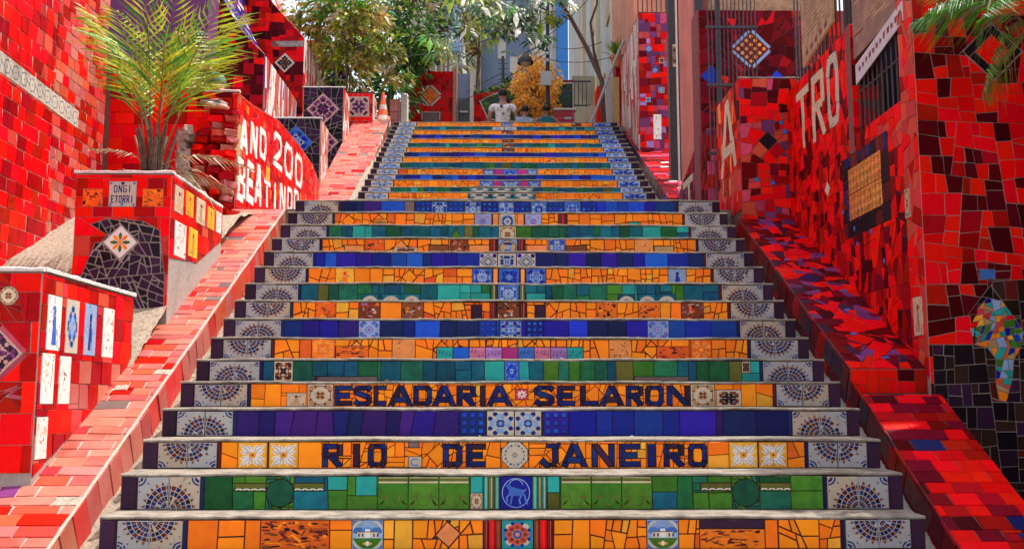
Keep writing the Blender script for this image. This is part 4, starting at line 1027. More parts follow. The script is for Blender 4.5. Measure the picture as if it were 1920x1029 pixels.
# ------------------------------------------------------------------ right side
def right_wall():
    t=thing('mosaic_wall','tall red and maroon mosaic wall nearest on the right, with TRO lettering','wall',(2.9,2.5,.3))
    b=MB()
    X=2.42
    b.box(X,3.9,1.3,1.52,-.9,3.75,'grout_grey'); b.box(X,3.0,1.521,2.33,-.3,2.325,'grout_red'); b.box(X,2.62,2.331,3.96,.4,3.12,'grout_red')
    b.build('wall_core',t)
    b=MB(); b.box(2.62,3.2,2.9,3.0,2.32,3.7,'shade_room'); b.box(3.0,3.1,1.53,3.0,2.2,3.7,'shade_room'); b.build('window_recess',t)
    # viewer-facing end
    pn=Panel(t,(X,1.3,0),(1,0,0),(0,0,1),gap=.0045,seed=401)
    pn.fill(bsp(rect(.0,-.45,.95,3.3),.13,pn.rg,.2),{'red':7,'red_mid':2,'red_dark':4})
    blk=[[(.02,-.45),(.95,-.45),(.95,.80),(.02,.80)],[(.27,.8005),(.95,.8005),(.95,1.2),(.40,1.17),(.30,1.05)]]
    for q in blk: pn.put(q,'black',hole=True)
    pb=Panel(t,(X,1.3,0),(1,0,0),(0,0,1),gap=.005,seed=402); [pb.fill(bsp(ccw(q_),.11,pb.rg,.10),{'brown_black':4,'black':2,'aubergine':1,'maroon':.4},'dark_tile') for q_ in blk]
    # patchwork map shape
    g=random.Random(12)
    mp0=[(.40,.98),(.44,1.04),(.50,1.02),(.545,.93),(.575,.86),(.56,.78),(.53,.72),(.52,.62),(.49,.50),(.465,.51),(.455,.62),(.46,.72),(.43,.78),(.375,.80),(.365,.88)]
    mp=[(.47+(x-.47)*1.5-.07,.76+(y-.76)*1.12) for x,y in mp0]
    tri=[[mp[i] for i in ids] for ids in ((0,1,2,3,14),(14,3,4,13),(13,4,5,12),(12,5,6,11),(11,6,7,10),(10,7,8,9))]
    for q in tri:
        q=ccw(q); pb.put(q,'black',hole=True)
        for c in bsp(q,.062,g,.5): pb.put(c,g.choice(['orange','orange_deep','orange','red','turquoise','pale_blue','grass','tan','yellow','cobalt','coral']),'map_tile',th=.008)
    pn.put(rect(.32,1.18,.41,1.24),'mid_blue','plain_tile')
    for (cu,cv,s,m) in ((.475,2.56,.15,'red'),): 
        pn.put(rot_rect(cu,cv,.26,.26,.785),'white',hole=True)
        for a in range(4):
            an=a*math.pi/2+math.pi/4; 
        pn.fill([q for q in minus(rot_rect(cu,cv,.25,.25,.785),rot_rect(cu,cv,.15,.15,.785))],{'black':3,'green':1}); pn.fill([rot_rect(cu,cv,.15,.15,.785)],{'red':1})
    pn.done(); pb.done()
    # face along the steps: u runs towards the viewer
    pn=Panel(t,(X,3.95,0),(0,-1,0),(0,0,1),gap=.004,seed=403)
    reg=[rect(0,.5,1.62,3.12),rect(1.62,.5,2.43,2.325),rect(2.43,.3,2.648,3.4)]
    for k,r in enumerate(reg):
        pn.fill(bsp(r,.108,pn.rg,.5,.75),{'red':7,'red_mid':4,'red_dark':2.2,'red_deep':1} if k<2 else {'coral':5,'red':3,'red_mid':1})
    for q in (bsp(rect(1.9,2.0,2.43,2.325),.12,pn.rg,.4),): 
        pn.put(rect(1.9,2.05,2.43,2.324),'red',hole=True); pn.fill(bsp(rect(1.9,2.05,2.43,2.324),.12,pn.rg,.4),{'coral':4,'red':2})
    for ch,u,v,w,h in (('T',.27,2.53,.34,.50),('R',.68,2.50,.32,.54),('O',1.06,2.50,.26,.56)):
        for q in letter(ch,u,v,w,h,.075): pn.put(q,'beige' if ch!='O' else 'white','letter_tile')
    # framed quilt of patterned tiles
    pn.put(rect(1.32,1.62,2.20,2.20),'black',hole=True); pn.fill(bsp(rect(1.32,1.62,2.20,2.20),.12,pn.rg,.05),{'black':3,'navy':1,'maroon':1},'dark_tile')
    for a in range(3):
        for c in range(2): place(pn,'quilt',1.45+a*.205,1.74+c*.185,1.65+a*.205,1.92+c*.185)
    place(pn,'medal:0',2.42,1.58,2.50,1.76); pn.put(ngon(.98,2.07,.06,4),'whitewash','plain_tile'); place(pn,'figure:1',2.47,.86,2.60,1.09)
    for k in range(9): pn.put(rot_rect(pn.rg.uniform(.4,2.4),pn.rg.uniform(1.2,1.9),.035,.035,.2),'mid_blue','plain_tile')
    # bottom edge on the parapet
    pn.cut([(0,1.96),(2.65,.60),(2.65,3.6),(0,3.6)]); pn.done()
    # banded pillar between the lettering and the window
    b=MB(); b.box(X-.012,2.60,2.335,2.43,2.2,3.13,'grout_red'); b.build('pillar',t)
    pn=Panel(t,(X-.012,2.335,0),(1,0,0),(0,0,1),gap=.004,seed=404)
    v=2.30
    while v<3.12:
        hh=pn.rg.uniform(.07,.16); pn.fill([rect(0,v,.19,min(v+hh,3.125))],{'red':1,'red_mid':.6,'red_dark':1}); v+=hh
    pn.done()
    # window bars
    for k in range(10):
        y=1.56+k*.083; b=MB(); b.tube([(2.455,y,2.33),(2.455,y,3.7)],.008,'iron',6); b.build('window_bar',t)
    b=MB(); b.tube([(2.455,1.53,2.62),(2.455,2.33,2.62)],.008,'iron',6); b.build('cross_bar',t)
    b=MB(); b.box(2.46,3.3,1.525,2.33,3.7,3.78,'grout_red'); b.build('lintel',t)
    # poster boards
    s=thing('poster_board','brown weathered poster board over the barred window, with a pale printed strip','sign',(2.44,1.9,2.8))
    b=MB(); b.prism([(2.425,1.42,2.90),(2.425,2.32,2.86),(2.425,2.32,3.72),(2.425,1.42,3.72)],(.012,0,0),'poster_dark'); b.build('board',s)
    b=MB(); b.prism([(2.415,1.42,2.80),(2.415,2.27,2.66),(2.415,2.27,2.80),(2.415,1.42,2.93)],(.006,0,0),'paper'); b.build('printed_strip',s)
    g=random.Random(4); b=MB()
    for k in range(12):
        y=2.2-k*.065; z=2.745+(2.27-y)*.145; b.prism([(2.4125,y,z-.02),(2.4125,y-.035*g.uniform(.5,1),z-.018),(2.4125,y-.035,z+.03*g.random()),(2.4125,y,z+.015)],(.002,0,0),'print')
    b.build('lettering',s)
    b=MB()
    for k in range(26):
        y=1.5+g.random()*.7; z=2.95+g.random()*.7; b.prism([(2.4235,y,z),(2.4235,y+.25*g.random(),z),(2.4235,y+.2,z+.012),(2.4235,y,z+.012)],(.001,0,0),'tan' if g.random()<.6 else 'print')
    b.build('print',s)
    s=thing('poster_board','tan poster board with small emblems above the TRO lettering','sign',(2.42,3.1,3.2))
    b=MB(); b.prism([(2.425,2.74,3.30),(2.425,3.50,3.20),(2.425,3.50,3.95),(2.425,2.74,3.95)],(.02,0,0),'poster'); b.build('board',s)
    b=MB()
    for k in range(5): b.prism([(2.4235,3.4-k*.12,3.26+.014*k),(2.4235,3.34-k*.12,3.265+.014*k),(2.4235,3.34-k*.12,3.31+.014*k),(2.4235,3.4-k*.12,3.30+.014*k)],(.001,0,0),'print')
    for k in range(14): b.prism([(2.4235,3.42,3.42+k*.035),(2.4235,2.9+.2*g.random(),3.42+k*.035),(2.4235,2.9,3.43+k*.035),(2.4235,3.42,3.43+k*.035)],(.001,0,0),'poster_dark')
    b.build('print',s)
    f=thing('railing','dark iron railing standing on the lettered wall','railing',(2.5,3.1,3.1))
    for k in range(17):
        b=MB(); b.tube([(2.50,2.40+k*.095,3.10),(2.50,2.40+k*.095,4.1)],.008,'iron',6); b.build('bar',f)
    b=MB(); b.tube([(2.5,2.36,4.0),(2.5,3.95,4.0)],.01,'iron',6); b.build('rail',f)
right_wall()
def pier_right():
    t=thing('mosaic_pier','red, plum and coral mosaic pier with a black diamond, right of the landing','pier',(2.25,4.4,2))
    b=MB(); b.box(2.0,2.52,3.95,4.85,1.3,3.255,'grout_red'); b.build('wall_core',t)
    coping(t,[(2.0,3.965,3.256),(2.52,3.965,3.256)],.04,.012,'worn_dark')
    pn=Panel(t,(2.0,3.95,0),(1,0,0),(0,0,1),gap=.005,seed=411)
    pn.fill(bsp(rect(0.003,1.9,.517,3.252),.12,pn.rg,.18),WINE)
    for a in range(5): pn.put(rot_rect(.24+.11*math.cos(a*1.257+.3),2.71+.11*math.sin(a*1.257+.3),.13,.11,a*1.257+.3),['coral','plum','red','coral','red_mid'][a])
    pn.put(rot_rect(.24,2.70,.12,.12,.785),'black','plain_tile')
    for u,v in ((.36,2.86),(.39,2.78),(.27,2.33),(.13,2.36)): pn.put(rot_rect(u,v,.04,.035,.2),'mid_blue','plain_tile')
    pn.done()
    pn=Panel(t,(2.0,4.85,0),(0,-1,0),(0,0,1),gap=.005,seed=412)
    pn.fill(bsp(rect(0.003,2.1,.897,3.252),.12,pn.rg,.4,.6),{'red':3,'red_mid':3,'coral':2.2,'red_dark':1,'peach':1})
    for q in letter('A',.12,2.52,.66,.68,.10): pn.put(q,'beige','letter_tile')
    pn.done()
pier_right()
def gate_zone():
    t=thing('mosaic_wall','maroon mosaic wall with an orange dotted diamond behind the iron gate','wall',(2.7,5.7,2.2))
    b=MB(); b.box(1.98,3.6,5.6,5.9,2.0,4.53,'grout_red'); b.build('wall_core',t)
    pn=Panel(t,(2.0,5.6,0),(1,0,0),(0,0,1),gap=.005,seed=421)
    pn.fill(bsp(rect(0,3.0,1.5,4.53),.15,pn.rg,.7),{'red_deep':6,'red_dark':4,'red':.7,'red_mid':1.5})
    place_diamond(pn,'squares',.54,4.11,.26,border='pale_blue',bw=.035)
    pn.put(rot_rect(.12,3.82,.16,.16,.785),'cobalt_bright','plain_tile'); pn.put(rot_rect(.80,3.74,.2,.2,.785),'cobalt_bright','plain_tile')
    pn.done()
    b=MB(); b.box(2.2,3.6,6.0,6.4,4.2,6.6,'poster'); o=b.build('house_wall'); tag(o,'tan house wall behind the maroon mosaic','building')
    gt=thing('iron_gate','tall dark iron gate with thin vertical bars between the mosaic piers','gate',(2.2,5.3,2.2))
    for k in range(13):
        b=MB(); x=2.02+k*.04; b.tube([(x,5.25,2.2),(x,5.25,5.0)],.006,'iron',6); b.build('bar',gt)
    for z in (2.9,3.6,4.2,4.8): b=MB(); b.box(2.0,2.52,5.24,5.262,z,z+.025,'iron'); b.build('rail',gt)
    b=MB(); b.box(2.03,2.11,5.9,6.0,2.1,5.6,'iron'); b.box(2.17,2.22,5.56,5.6,2.1,5.6,'iron'); b.build('gate_post',gt)
    t=thing('mosaic_wall','short dark red parapet with a broken white letter, between the poles','wall',(2.1,6.2,2.2))
    b=MB(); b.prism([(2.0,5.35,1.9),(2.0,7.1,1.9),(2.0,7.1,2.82),(2.0,5.7,3.19),(2.0,5.35,3.19)],(.1,0,0),'grout_red'); b.build('wall_core',t)
    pn=Panel(t,(2.0,7.1,0),(0,-1,0),(0,0,1),gap=.006,seed=431)
    pn.fill(bsp(rect(0,2.15,1.75,3.19),.14,pn.rg,.4,.6),{'red_deep':4,'plum':2,'red_mid':2,'red_dark':3})
    for q in letter('T',.45,2.3,.7,.62,.09): pn.put(q,'beige','letter_tile')
    pn.put(ccw([(0,2.82),(1.4,3.19),(1.4,4),(0,4)]),'red',hole=True); pn.done()
    pn=Panel(t,(2.0,5.35,0),(1,0,0),(0,0,1),gap=.005,seed=432); pn.fill(courses(rect(0,2.2,.1,3.19),.12,.13,pn.rg,.05,.2),{'rose':2,'plum':2,'red_mid':1,'red_deep':1}); pn.done()
    b=MB(); b.prism([(2.10,6.15,2.4),(2.10,7.3,2.6),(2.10,7.3,6.4),(2.10,6.15,6.4)],(.14,0,0),'salmon'); o=b.build('plastered_pillar'); tag(o,'smooth salmon plastered pillar right of the dark pole','pillar')
    b=MB(); b.tube([(2.075,7.33,2.6),(2.075,7.33,6.4)],.012,'whitewash',6); o=b.build('conduit_pipe'); tag(o,'thin pale conduit beside the salmon pillar','pipe')
    t=thing('utility_pole','dark square wooden pole with a narrow house-number tile','pole',(2.19,8.2,2.9))
    b=MB(); b.box(2.12,2.27,8.15,8.29,2.6,7.2,'iron'); b.build('post',t)
    pn=Panel(t,(2.12,8.15,0),(1,0,0),(0,0,1)); deco(pn,'lace2:6',.07,4.93,.045,.30,'number_plate')
    b=MB(); b.tube([(2.10,8.12,2.8),(2.10,8.12,5.2)],.012,'rust',6); b.build('cable',t)
gate_zone()
def right_tower():
    t=thing('mosaic_pier','tall narrow pink, red and plum mosaic pier above the upper right slope','pier',(2.2,11,4))
    b=MB(); b.box(1.985,2.44,10.0,12.2,3.2,6.24,'grout_red'); b.build('wall_core',t)
    pn=Panel(t,(1.985,10.0,0),(1,0,0),(0,0,1),gap=.006,seed=441)
    pn.fill(bsp(rect(.003,4.0,.452,6.235),.13,pn.rg,.12),{'red':2.5,'red_deep':2.5,'rose':2.5,'plum':2,'red_mid':2,'lilac':.6})
    for (u,v,kd,s) in ((.13,4.9,'azul:12',.075),(.24,5.35,'azul2:13',.08),(.34,5.5,'lace2:14',.08),(.33,5.05,'azul:15',.09),(.15,5.68,'azul2:16',.09)): place(pn,kd,u-s/2,v-s/2,u+s/2,v+s/2)
    place(pn,'sketch:9',.20,4.30,.32,4.68); pn.done()
    pn=Panel(t,(1.985,12.2,0),(0,-1,0),(0,0,1),gap=.012,seed=442)
    pn.fill(bsp(rect(0,4.0,2.2,6.2),.14,pn.rg,.25,.22),{'whitewash':5,'faded_pink':4,'beige':2,'red':.8,'faded_red':2}); pn.done()
    coping(t,[(2.0,10.02,6.241),(2.43,10.02,6.241)],.03,.02,'maroon')
    f=thing('railing','dark iron railing on top of the tall narrow pier','railing',(2.2,10.1,6.25))
    for k in range(7): b=MB(); b.tube([(2.0+.07*k,10.1,6.25),(2.0+.07*k,10.1,7.4)],.010,'iron',6); b.build('bar',f)
    b=MB(); b.box(2.06,3.2,11.0,14,6.25,9,'salmon'); o=b.build('house_wall'); tag(o,'salmon house wall above the tall narrow pier','building')
right_tower()
P.update(MATS)

# ------------------------------------------------------------------ the top of the stairs and the street beyond
def flat_wall(name,label,cat,x0,x1,y,z0,z1,pal,seed,size=.16,th=.4,feat=None,core='grout_red',side=None):
    t=thing(name,label,cat,((x0+x1)/2,y,z0)); b=MB(); b.box(x0,x1,y,y+th,z0,z1,core); b.build('wall_core',t)
    pn=Panel(t,(x0,y,0),(1,0,0),(0,0,1),gap=.01,seed=seed); pn.fill(bsp(rect(.005,max(z0,z1-2.2),x1-x0-.005,z1-.005),size,pn.rg,.1),pal)
    if feat: feat(pn)
    pn.done()
    return t
def f1(pn):
    q=rect(.24,6.4,.64,6.74); pn.put(q,'white',hole=True)
    place_diamond(pn,'textured:4',.61-.18,7.11,.30,border='whitewash',bw=.05)
    for r in (rect(.245,6.56,.66,6.59),rect(.245,6.72,.66,6.75),rect(.245,6.56,.275,6.75),rect(.63,6.56,.66,6.75)): pn.put(r,'whitewash','frame_tile')
    pn.put(rect(.276,6.40,.629,6.719),'worn_dark','window_tile')
flat_wall('red_mosaic_wall','red mosaic house wall with one tan diamond tile at the top of the stairs','wall',-2.05,-1.12,17,4.8,7.66,{'red':7,'red_mid':1.5},501,feat=f1)
b=MB(); b.box(-1.119,-1.04,16.9,17.4,4.8,7.75,'faded_pink'); o=b.build('pilaster'); tag(o,'pale pink pilaster between the red wall and the grey door','pillar')
def door():
    t=thing('panelled_door','pale blue-grey metal door with a barred top pane and white jamb','door',(-.87,17.5,4.9))
    mat('door_blue',(.20,.28,.42),rough=.6); mat('door_green',(.30,.36,.33),rough=.6); P.update(MATS)
    b=MB(); b.box(-1.04,-.76,17.5,17.56,4.9,7.15,'door_green'); b.build('door_leaf',t)
    b=MB(); b.box(-1.04,-.76,17.52,17.58,7.15,7.78,'door_blue'); b.build('transom_panel',t)
    b=MB(); b.box(-.76,-.69,17.35,17.6,4.9,7.8,'whitewash'); b.build('jamb',t)
    for k in range(9): b=MB(); b.box(-1.03+k*.03,-1.02+k*.03,17.47,17.49,6.3,7.2,'iron'); b.build('bar',t)
    b=MB(); b.box(-.99,-.80,17.44,17.46,6.86,6.9,'whitewash'); b.build('sign_plate',t)
door()
def curved():
    t=thing('curved_mosaic_wall','red curved wall with a white-outlined green mosaic panel under a hedge','wall',(.3,18,4.9))
    prof=[(-.69,7.44),(-.3,7.52),(-.06,7.60),(.35,7.72),(.68,7.79),(1.6,7.80)]
    b=MB(); b.prism([(-.69,18,4.8)]+[(1.6,18,4.8)]+[(x,18,z) for x,z in prof[::-1]],(0,.4,0),'grout_red'); b.build('wall_core',t)
    pn=Panel(t,(-.69,18,0),(1,0,0),(0,0,1),gap=.01,seed=511); pn.fill(bsp(rect(0,6.4,2.29,7.8),.18,pn.rg,.2),{'red':5,'red_mid':3,'rose':1})
    out=[(.14,7.29),(.44,7.44),(.87,7.61),(1.4,7.70),(2.28,7.72),(2.28,7.0),(1.1,6.8),(.33,6.86)]
    pn.put(ccw(out),'white',hole=True)
    pg=Panel(t,(-.69,18,0),(1,0,0),(0,0,1),gap=.01,seed=512); pg.fill(bsp(ccw(out),.11,pg.rg,.5),{'green':5,'teal':3,'grass':3,'black':1},'green_tile')
    for i in range(len(out)):
        a=out[i]; c=out[(i+1)%len(out)]; pg.put(ccw(stroke(a[0],a[1],c[0],c[1],.035,.015)),'whitewash','border_tile',th=.02)
    # trim over the sloping top
    for (a,za),(c,zc_) in zip(prof[:-1],prof[1:]): pn.put(ccw([(a+.69,za),(c+.69,zc_),(c+.69,9),(a+.69,9)]),'red',hole=True)
    pn.done(); pg.done()
curved()
flat_wall('pink_low_wall','low crimson wall with a pale plaque beneath the balcony on the right','wall',1.05,1.46,16,4.8,6.50,{'magenta':1,'rose':2},521,.5,feat=lambda pn:pn.put(rect(.2,6.30,.36,6.36),'paper','plaque'))
b=MB(); b.box(1.03,1.5,15.98,16.2,6.501,6.54,'whitewash'); o=b.build('wall_ledge'); tag(o,'pale ledge lying on the low crimson wall','ledge')
flat_wall('pink_wall_end','faded pink wall end at the top left beside the cone','wall',-2.03,-1.86,12.8,4.6,5.75,{'faded_pink':3,'faded_red':3,'rose':1},522,.2)
b=MB(); b.box(-1.85,-1.74,13.0,13.3,4.8,5.90,'whitewash'); b.lathe((-1.795,13.15,5.90),[(.075,0),(.05,.05),(0,.06)],'whitewash',10); o=b.build('white_bollard'); tag(o,'whitewashed post between the pink wall end and the red wall','post')
# red fence slabs and rail on the right
for (x0,x1,y,z1,m,lb) in ((1.98,2.08,12.9,6.52,'red_mid','tallest crimson slab of the right fence, under the plant pot'),(1.86,1.98,13.5,6.40,'whitewash','streaky white slab between two red slabs of the right fence'),(1.77,1.86,14.2,6.45,'red','narrow bright red slab of the right fence, below the tree fork'),(1.66,1.80,15.0,6.30,'beige','broad pale slab farther up the right fence'),(1.60,1.68,16,6.2,'red','last small red slab of the right fence'),):
    b=MB(); b.box(x0,x1,y,y+.5,4.7,z1,m); o=b.build('fence_slab'); tag(o,lb,'fence','slabs of the right fence')
b=MB(); b.box(1.90,2.0,12.6,12.75,4.8,6.1,'tan'); o=b.build('wooden_post'); tag(o,'ochre wooden post beside the sloping handrail','post')
b=MB(); b.box(2.02,2.10,12.3,12.4,4.8,6.4,'iron'); o=b.build('dark_post'); tag(o,'dark iron post just left of the streaky wall side','post')
b=MB(); b.tube([(2.11,12.2,6.73),(1.95,12.2,6.42),(1.46,12.2,5.15),(1.46,12.2,4.9)],.022,'pole_grey',8); o=b.build('handrail'); tag(o,'slanting pale grey tube handrail at the top right of the steps','handrail')
def facade(name,label,x0,x1,y,z0,z1,wm,wins,depth=6,frame='whitewash',glass='navy'):
    t=thing(name,label,'building',((x0+x1)/2,y,z0)); b=MB(); b.box(x0,x1,y,y+depth,z0,z1,wm); b.build('wall',t)
    for (a,c,zb,zt,m) in wins:
        w=MB(); w.box(a-.05,c+.05,y-.06,y-.002,zb-.05,zt+.05,frame if m!='shutter' else 'door_green'); o=w.build('window',t)
        w=MB(); w.box(a,c,y-.075,y-.061,zb,zt,m if m!='shutter' else 'grass'); w.build('pane',o)
        w=MB(); w.box((a+c)/2-.02,(a+c)/2+.02,y-.09,y-.0755,zb,zt,frame); w.build('sash',o)
    return t
mat('plaster_blue',(.20,.27,.38),col2=(.12,.16,.24),rough=.9,scale=.35,mix=.9,bump=.3,var=0); mat('plaster_ochre',(.42,.36,.24),col2=(.25,.22,.17),rough=.9,scale=.5,mix=.9,bump=.3,var=0)
mat('plaster_grey',(.46,.45,.42),col2=(.30,.29,.26),rough=.9,scale=.8,mix=.9,bump=.3,var=0); mat('plaster_pink',(.50,.36,.30),col2=(.40,.34,.30),rough=.9,scale=.8,mix=.9,bump=.3,var=0)
mat('paint_blue',(.02,.16,.55),rough=.6); mat('paint_green',(.02,.25,.12),rough=.6); mat('glass_dark',(.02,.022,.03),rough=.6,spec=.1); P.update(MATS)
facade('apartment_building','tall blue-grey blank-walled apartment block closing the view',-1.06,2.9,45,4,30,'plaster_blue',[(-.2,.12,17.7,18.6,'glass_dark'),(.42,.72,17.0,17.7,'glass_dark'),(.35,.75,18.8,20.0,'glass_dark'),(1.3,1.7,19.2,20.3,'glass_dark')])
facade('apartment_building','ochre-stained side wing left of the blue-grey block',-2.6,-1.07,44,4,30,'plaster_ochre',[])
facade('apartment_building','narrow white and grey building with a green shutter behind the lamp post',1.45,2.45,40,4,26,'plaster_grey',[(1.8,2.25,16.5,17.2,'paint_green'),(1.7,2.2,18.2,19.4,'glass_dark')])
facade('apartment_building','thin bright blue building strip left of the beige facade',2.46,2.95,39.5,4,26,'paint_blue',[])
t=facade('apartment_building','pale pink building with vertical drainpipes behind the left trees',-2.9,-1.55,24,4,12.9,'plaster_pink',[(-2.6,-2.35,9.4,10.6,'glass_dark')])
for k,x in enumerate((-2.3,-2.12,-1.95,-1.78,-1.66)): b=MB(); b.tube([(x,23.9,4.5),(x,23.9,12.9)],.035,['whitewash','salmon','whitewash','beige','whitewash'][k],8); b.build('drainpipe',t)
t=facade('apartment_building','white-cornered tower with a blue box bay above the grey door',-1.54,-1.17,23.5,4,11.0,'plaster_grey',[(-1.50,-1.36,9.2,10.6,'glass_dark')])
b=MB(); b.box(-1.60,-1.22,23.1,23.49,10.3,11.6,'pale_blue'); b.build('bay',t)
def right_house():
    t=thing('apartment_building','beige weathered house facade lining the right of the street, with balconies','building',(2.6,22,4.9))
    b=MB(); b.box(2.32,6,14.2,30,4.5,15,'plaster_grey'); b.build('wall',t)
    b=MB(); b.box(2.22,2.318,15.6,15.9,4.9,14,'beige'); b.box(2.22,2.318,19,19.3,4.9,14,'beige'); b.box(2.22,2.318,23,23.3,4.9,14,'beige'); b.build('pilaster',t)
    for y,z in ((16.4,8.8),(16.4,11),(19.8,7.0),(19.8,9.8),(24,7.4),(24,9.9),(27,9),(17.8,6.4)):
        w=MB(); w.box(2.28,2.318,y,y+.9,z,z+1.5,'tan'); o=w.build('window',t); w=MB(); w.box(2.26,2.279,y+.1,y+.8,z+.1,z+1.4,'glass_dark' if y!=16.4 else 'grass'); w.build('pane',o)
    for y,z in ((20.5,8.6),(24.5,8.9)):
        w=MB(); w.box(1.75,2.318,y,y+2.2,z,z+.12,'plaster_ochre'); w.prism([(1.75,y,z),(2.318,y,z-.9),(2.318,y,z)],(0,2.2,0),'plaster_ochre'); o=w.build('balcony',t)
        w=MB()
        for k in range(12): w.tube([(1.77,y+.2*k,z+.12),(1.77,y+.2*k,z+1.0)],.012,'iron',5)
        for k in range(4): w.tube([(1.77+.14*k,y,z+.12),(1.77+.14*k,y,z+1.0)],.012,'iron',5)
        w.box(1.75,1.79,y,y+2.4,z+1.0,z+1.04,'iron'); w.box(1.79,2.3,y,y+.04,z+1.0,z+1.04,'iron'); w.build('balustrade',o)
    b=MB()
    for k in range(7): b.tube([(1.35+k*.09,18.0,7.2),(1.35+k*.09,18.0,7.75)],.010,'iron',5)
    b.box(1.3,2.0,17.99,18.01,7.75,7.78,'iron'); b.box(1.3,2.0,17.99,18.01,7.18,7.21,'iron'); o=b.build('area_railing'); tag(o,'black iron railing over the low crimson wall','railing')
right_house()
b=MB(); b.box(3.55,4.6,-4.0,1.28,-1.2,4.6,'red_mid'); o=b.build('house_wall'); tag(o,'red house wall beyond the right edge, below the mosaic wall','building')  # out-of-view wall added to cast shade on the right slope and steps
b=MB(); b.box(2.6,4.5,13.0,14.1,4.9,14,'plaster_grey'); o=b.build('house_wall'); tag(o,'greenish grey house wall behind the potted plant','building')
for lab,sh in (('round-shaded street lamp hanging left of the orange tree\'s post',0),):
    t=thing('street_lamp','dark street lamp post with a wide domed shade, wires and a meter box','street lamp',(.91,16,4.91))
    b=MB(); b.tube([(.91,16,4.9),(.91,16,7.0),(.915,16,8.9)],[.055,.045,.035],'iron',10); b.build('post',t)
    b=MB(); b.tube([(.91,16,7.75),(.7,16,7.86),(.443,16,7.74)],.015,'iron',6); b.build('arm',t)
    b=MB(); b.lathe((.443,16,7.50),[(.165,0),(.17,.03),(.13,.12),(.06,.19),(.03,.25),(0,.26)],'iron',20); b.build('shade',t,smooth=True)
    b=MB(); b.lathe((.443,16,7.47),[(0,-.03),(.07,-.015),(.12,.04)],'beige',16); b.build('glass',t,smooth=True)
    b=MB(); b.box(.76,.98,15.88,15.94,7.0,7.30,'plaster_grey'); b.build('meter_box',t)
    for z in (7.55,7.7,7.85): b=MB(); b.lathe((.91,15.93,z),[(0,-.03),(.03,-.03),(.035,0),(.03,.03),(0,.03)],'paper',8); b.build('insulator',t)
t=thing('utility_pole','thin far utility pole with many crossbars above the curved wall','pole',(-.018,22,5))
b=MB(); b.tube([(-.018,22,4.9),(-.018,22,9.75)],.04,'iron',8); b.build('post',t)
for z in (8.95,9.1,9.25,9.4,9.55): b=MB(); b.tube([(-.14,22,z),(.12,22,z)],.012,'iron',5); b.build('crossbar',t)
def wire(a,c,sag,lab,r=.008):
    a=Vector(a);c=Vector(c); b=MB(); b.tube([a.lerp(c,k/14)-Vector((0,0,sag*4*(k/14)*(1-k/14))) for k in range(15)],r,'iron',5); o=b.build('overhead_wire'); tag(o,lab,'wire','overhead wires')
wire((-3.2,15,7.1),(.91,16,8.4),.12,'upper wire running from the left trees to the lamp post')
wire((-.9,17,7.0),(.91,16,7.75),.06,'wire rising from the grey door to the lamp post')
wire((.91,16,8.1),(2.3,15.2,9.3),.10,'steep wire from the lamp post to the beige facade')
wire((.91,16,7.6),(2.3,14.5,7.2),.12,'slack wire from the lamp post to the right house wall')
wire((-2.4,23,8.7),(-.018,22,9.3),.10,'far wire from the pink building to the thin pole',.012)
wire((-.018,22,9.1),(.91,16,8.0),.08,'wire between the thin far pole and the lamp post',.010)
wire((1.7,12.5,6.7),(.95,16,7.9),.1,'wire crossing beside the bare tree fork')

# ------------------------------------------------------------------ vegetation
mat('leaf_green',(.08,.27,.02),rough=.45,var=.5,hue=.03,bump=0,mix=0); mat('leaf_dark',(.025,.075,.015),rough=.45,var=.5,hue=.02,bump=0,mix=0)
mat('leaf_lime',(.34,.42,.02),rough=.4,var=.4,hue=.03,bump=0,mix=0); mat('leaf_gold',(.50,.36,.10),rough=.45,var=.4,hue=.03,bump=0,mix=0)
mat('leaf_orange',(1.0,.58,.11),rough=.55,var=.35,hue=.02,bump=0,mix=0); mat('leaf_olive',(.20,.19,.04),rough=.4,var=.4,hue=.03,bump=0,mix=0)
mat('leaf_pale',(.62,.58,.42),rough=.35,var=.3,hue=.02,bump=0,mix=0); mat('bark',(.10,.055,.04),col2=(.2,.13,.10),rough=.95,scale=30,mix=.9,bump=1); mat('frond_dry',(.34,.20,.09),rough=.7,var=.3,bump=0,mix=0)
mat('stalk',(.14,.12,.04),rough=.6,var=.3); mat('frond_blue',(.16,.26,.18),rough=.35,var=.3,bump=0,mix=0); P.update(MATS)
for k in ('leaf_green','leaf_lime','leaf_gold','leaf_orange','leaf_olive'):
    nt=MATS[k].node_tree; bs=nt.nodes['Principled BSDF']; tr=nt.nodes.new('ShaderNodeBsdfTranslucent'); ms=nt.nodes.new('ShaderNodeMixShader'); ms.inputs[0].default_value=.35
    src=bs.inputs['Base Color'].links[0].from_socket; nt.links.new(src,tr.inputs['Color']); nt.links.new(bs.outputs[0],ms.inputs[1]); nt.links.new(tr.outputs[0],ms.inputs[2]); nt.links.new(ms.outputs[0],nt.nodes['Material Output'].inputs[0])
def frame_of(d,g):
    d=d.normalized(); s=d.cross(Vector((g.uniform(-1,1),g.uniform(-1,1),g.uniform(-.3,1)))).normalized(); return d,s,d.cross(s)
def leaf(b,p,d,L,W,m,g,droop=.25):
    d,s,n=frame_of(d,g)
    if n.z<0: n=-n
    mid=p+d*L*.5+n*L*.05; tip=p+d*L-Vector((0,0,L*droop))
    b.add([p,mid+s*W,tip,mid-s*W,mid-n*W*.35],[(0,1,4),(1,2,4),(0,4,3),(4,2,3)],m)
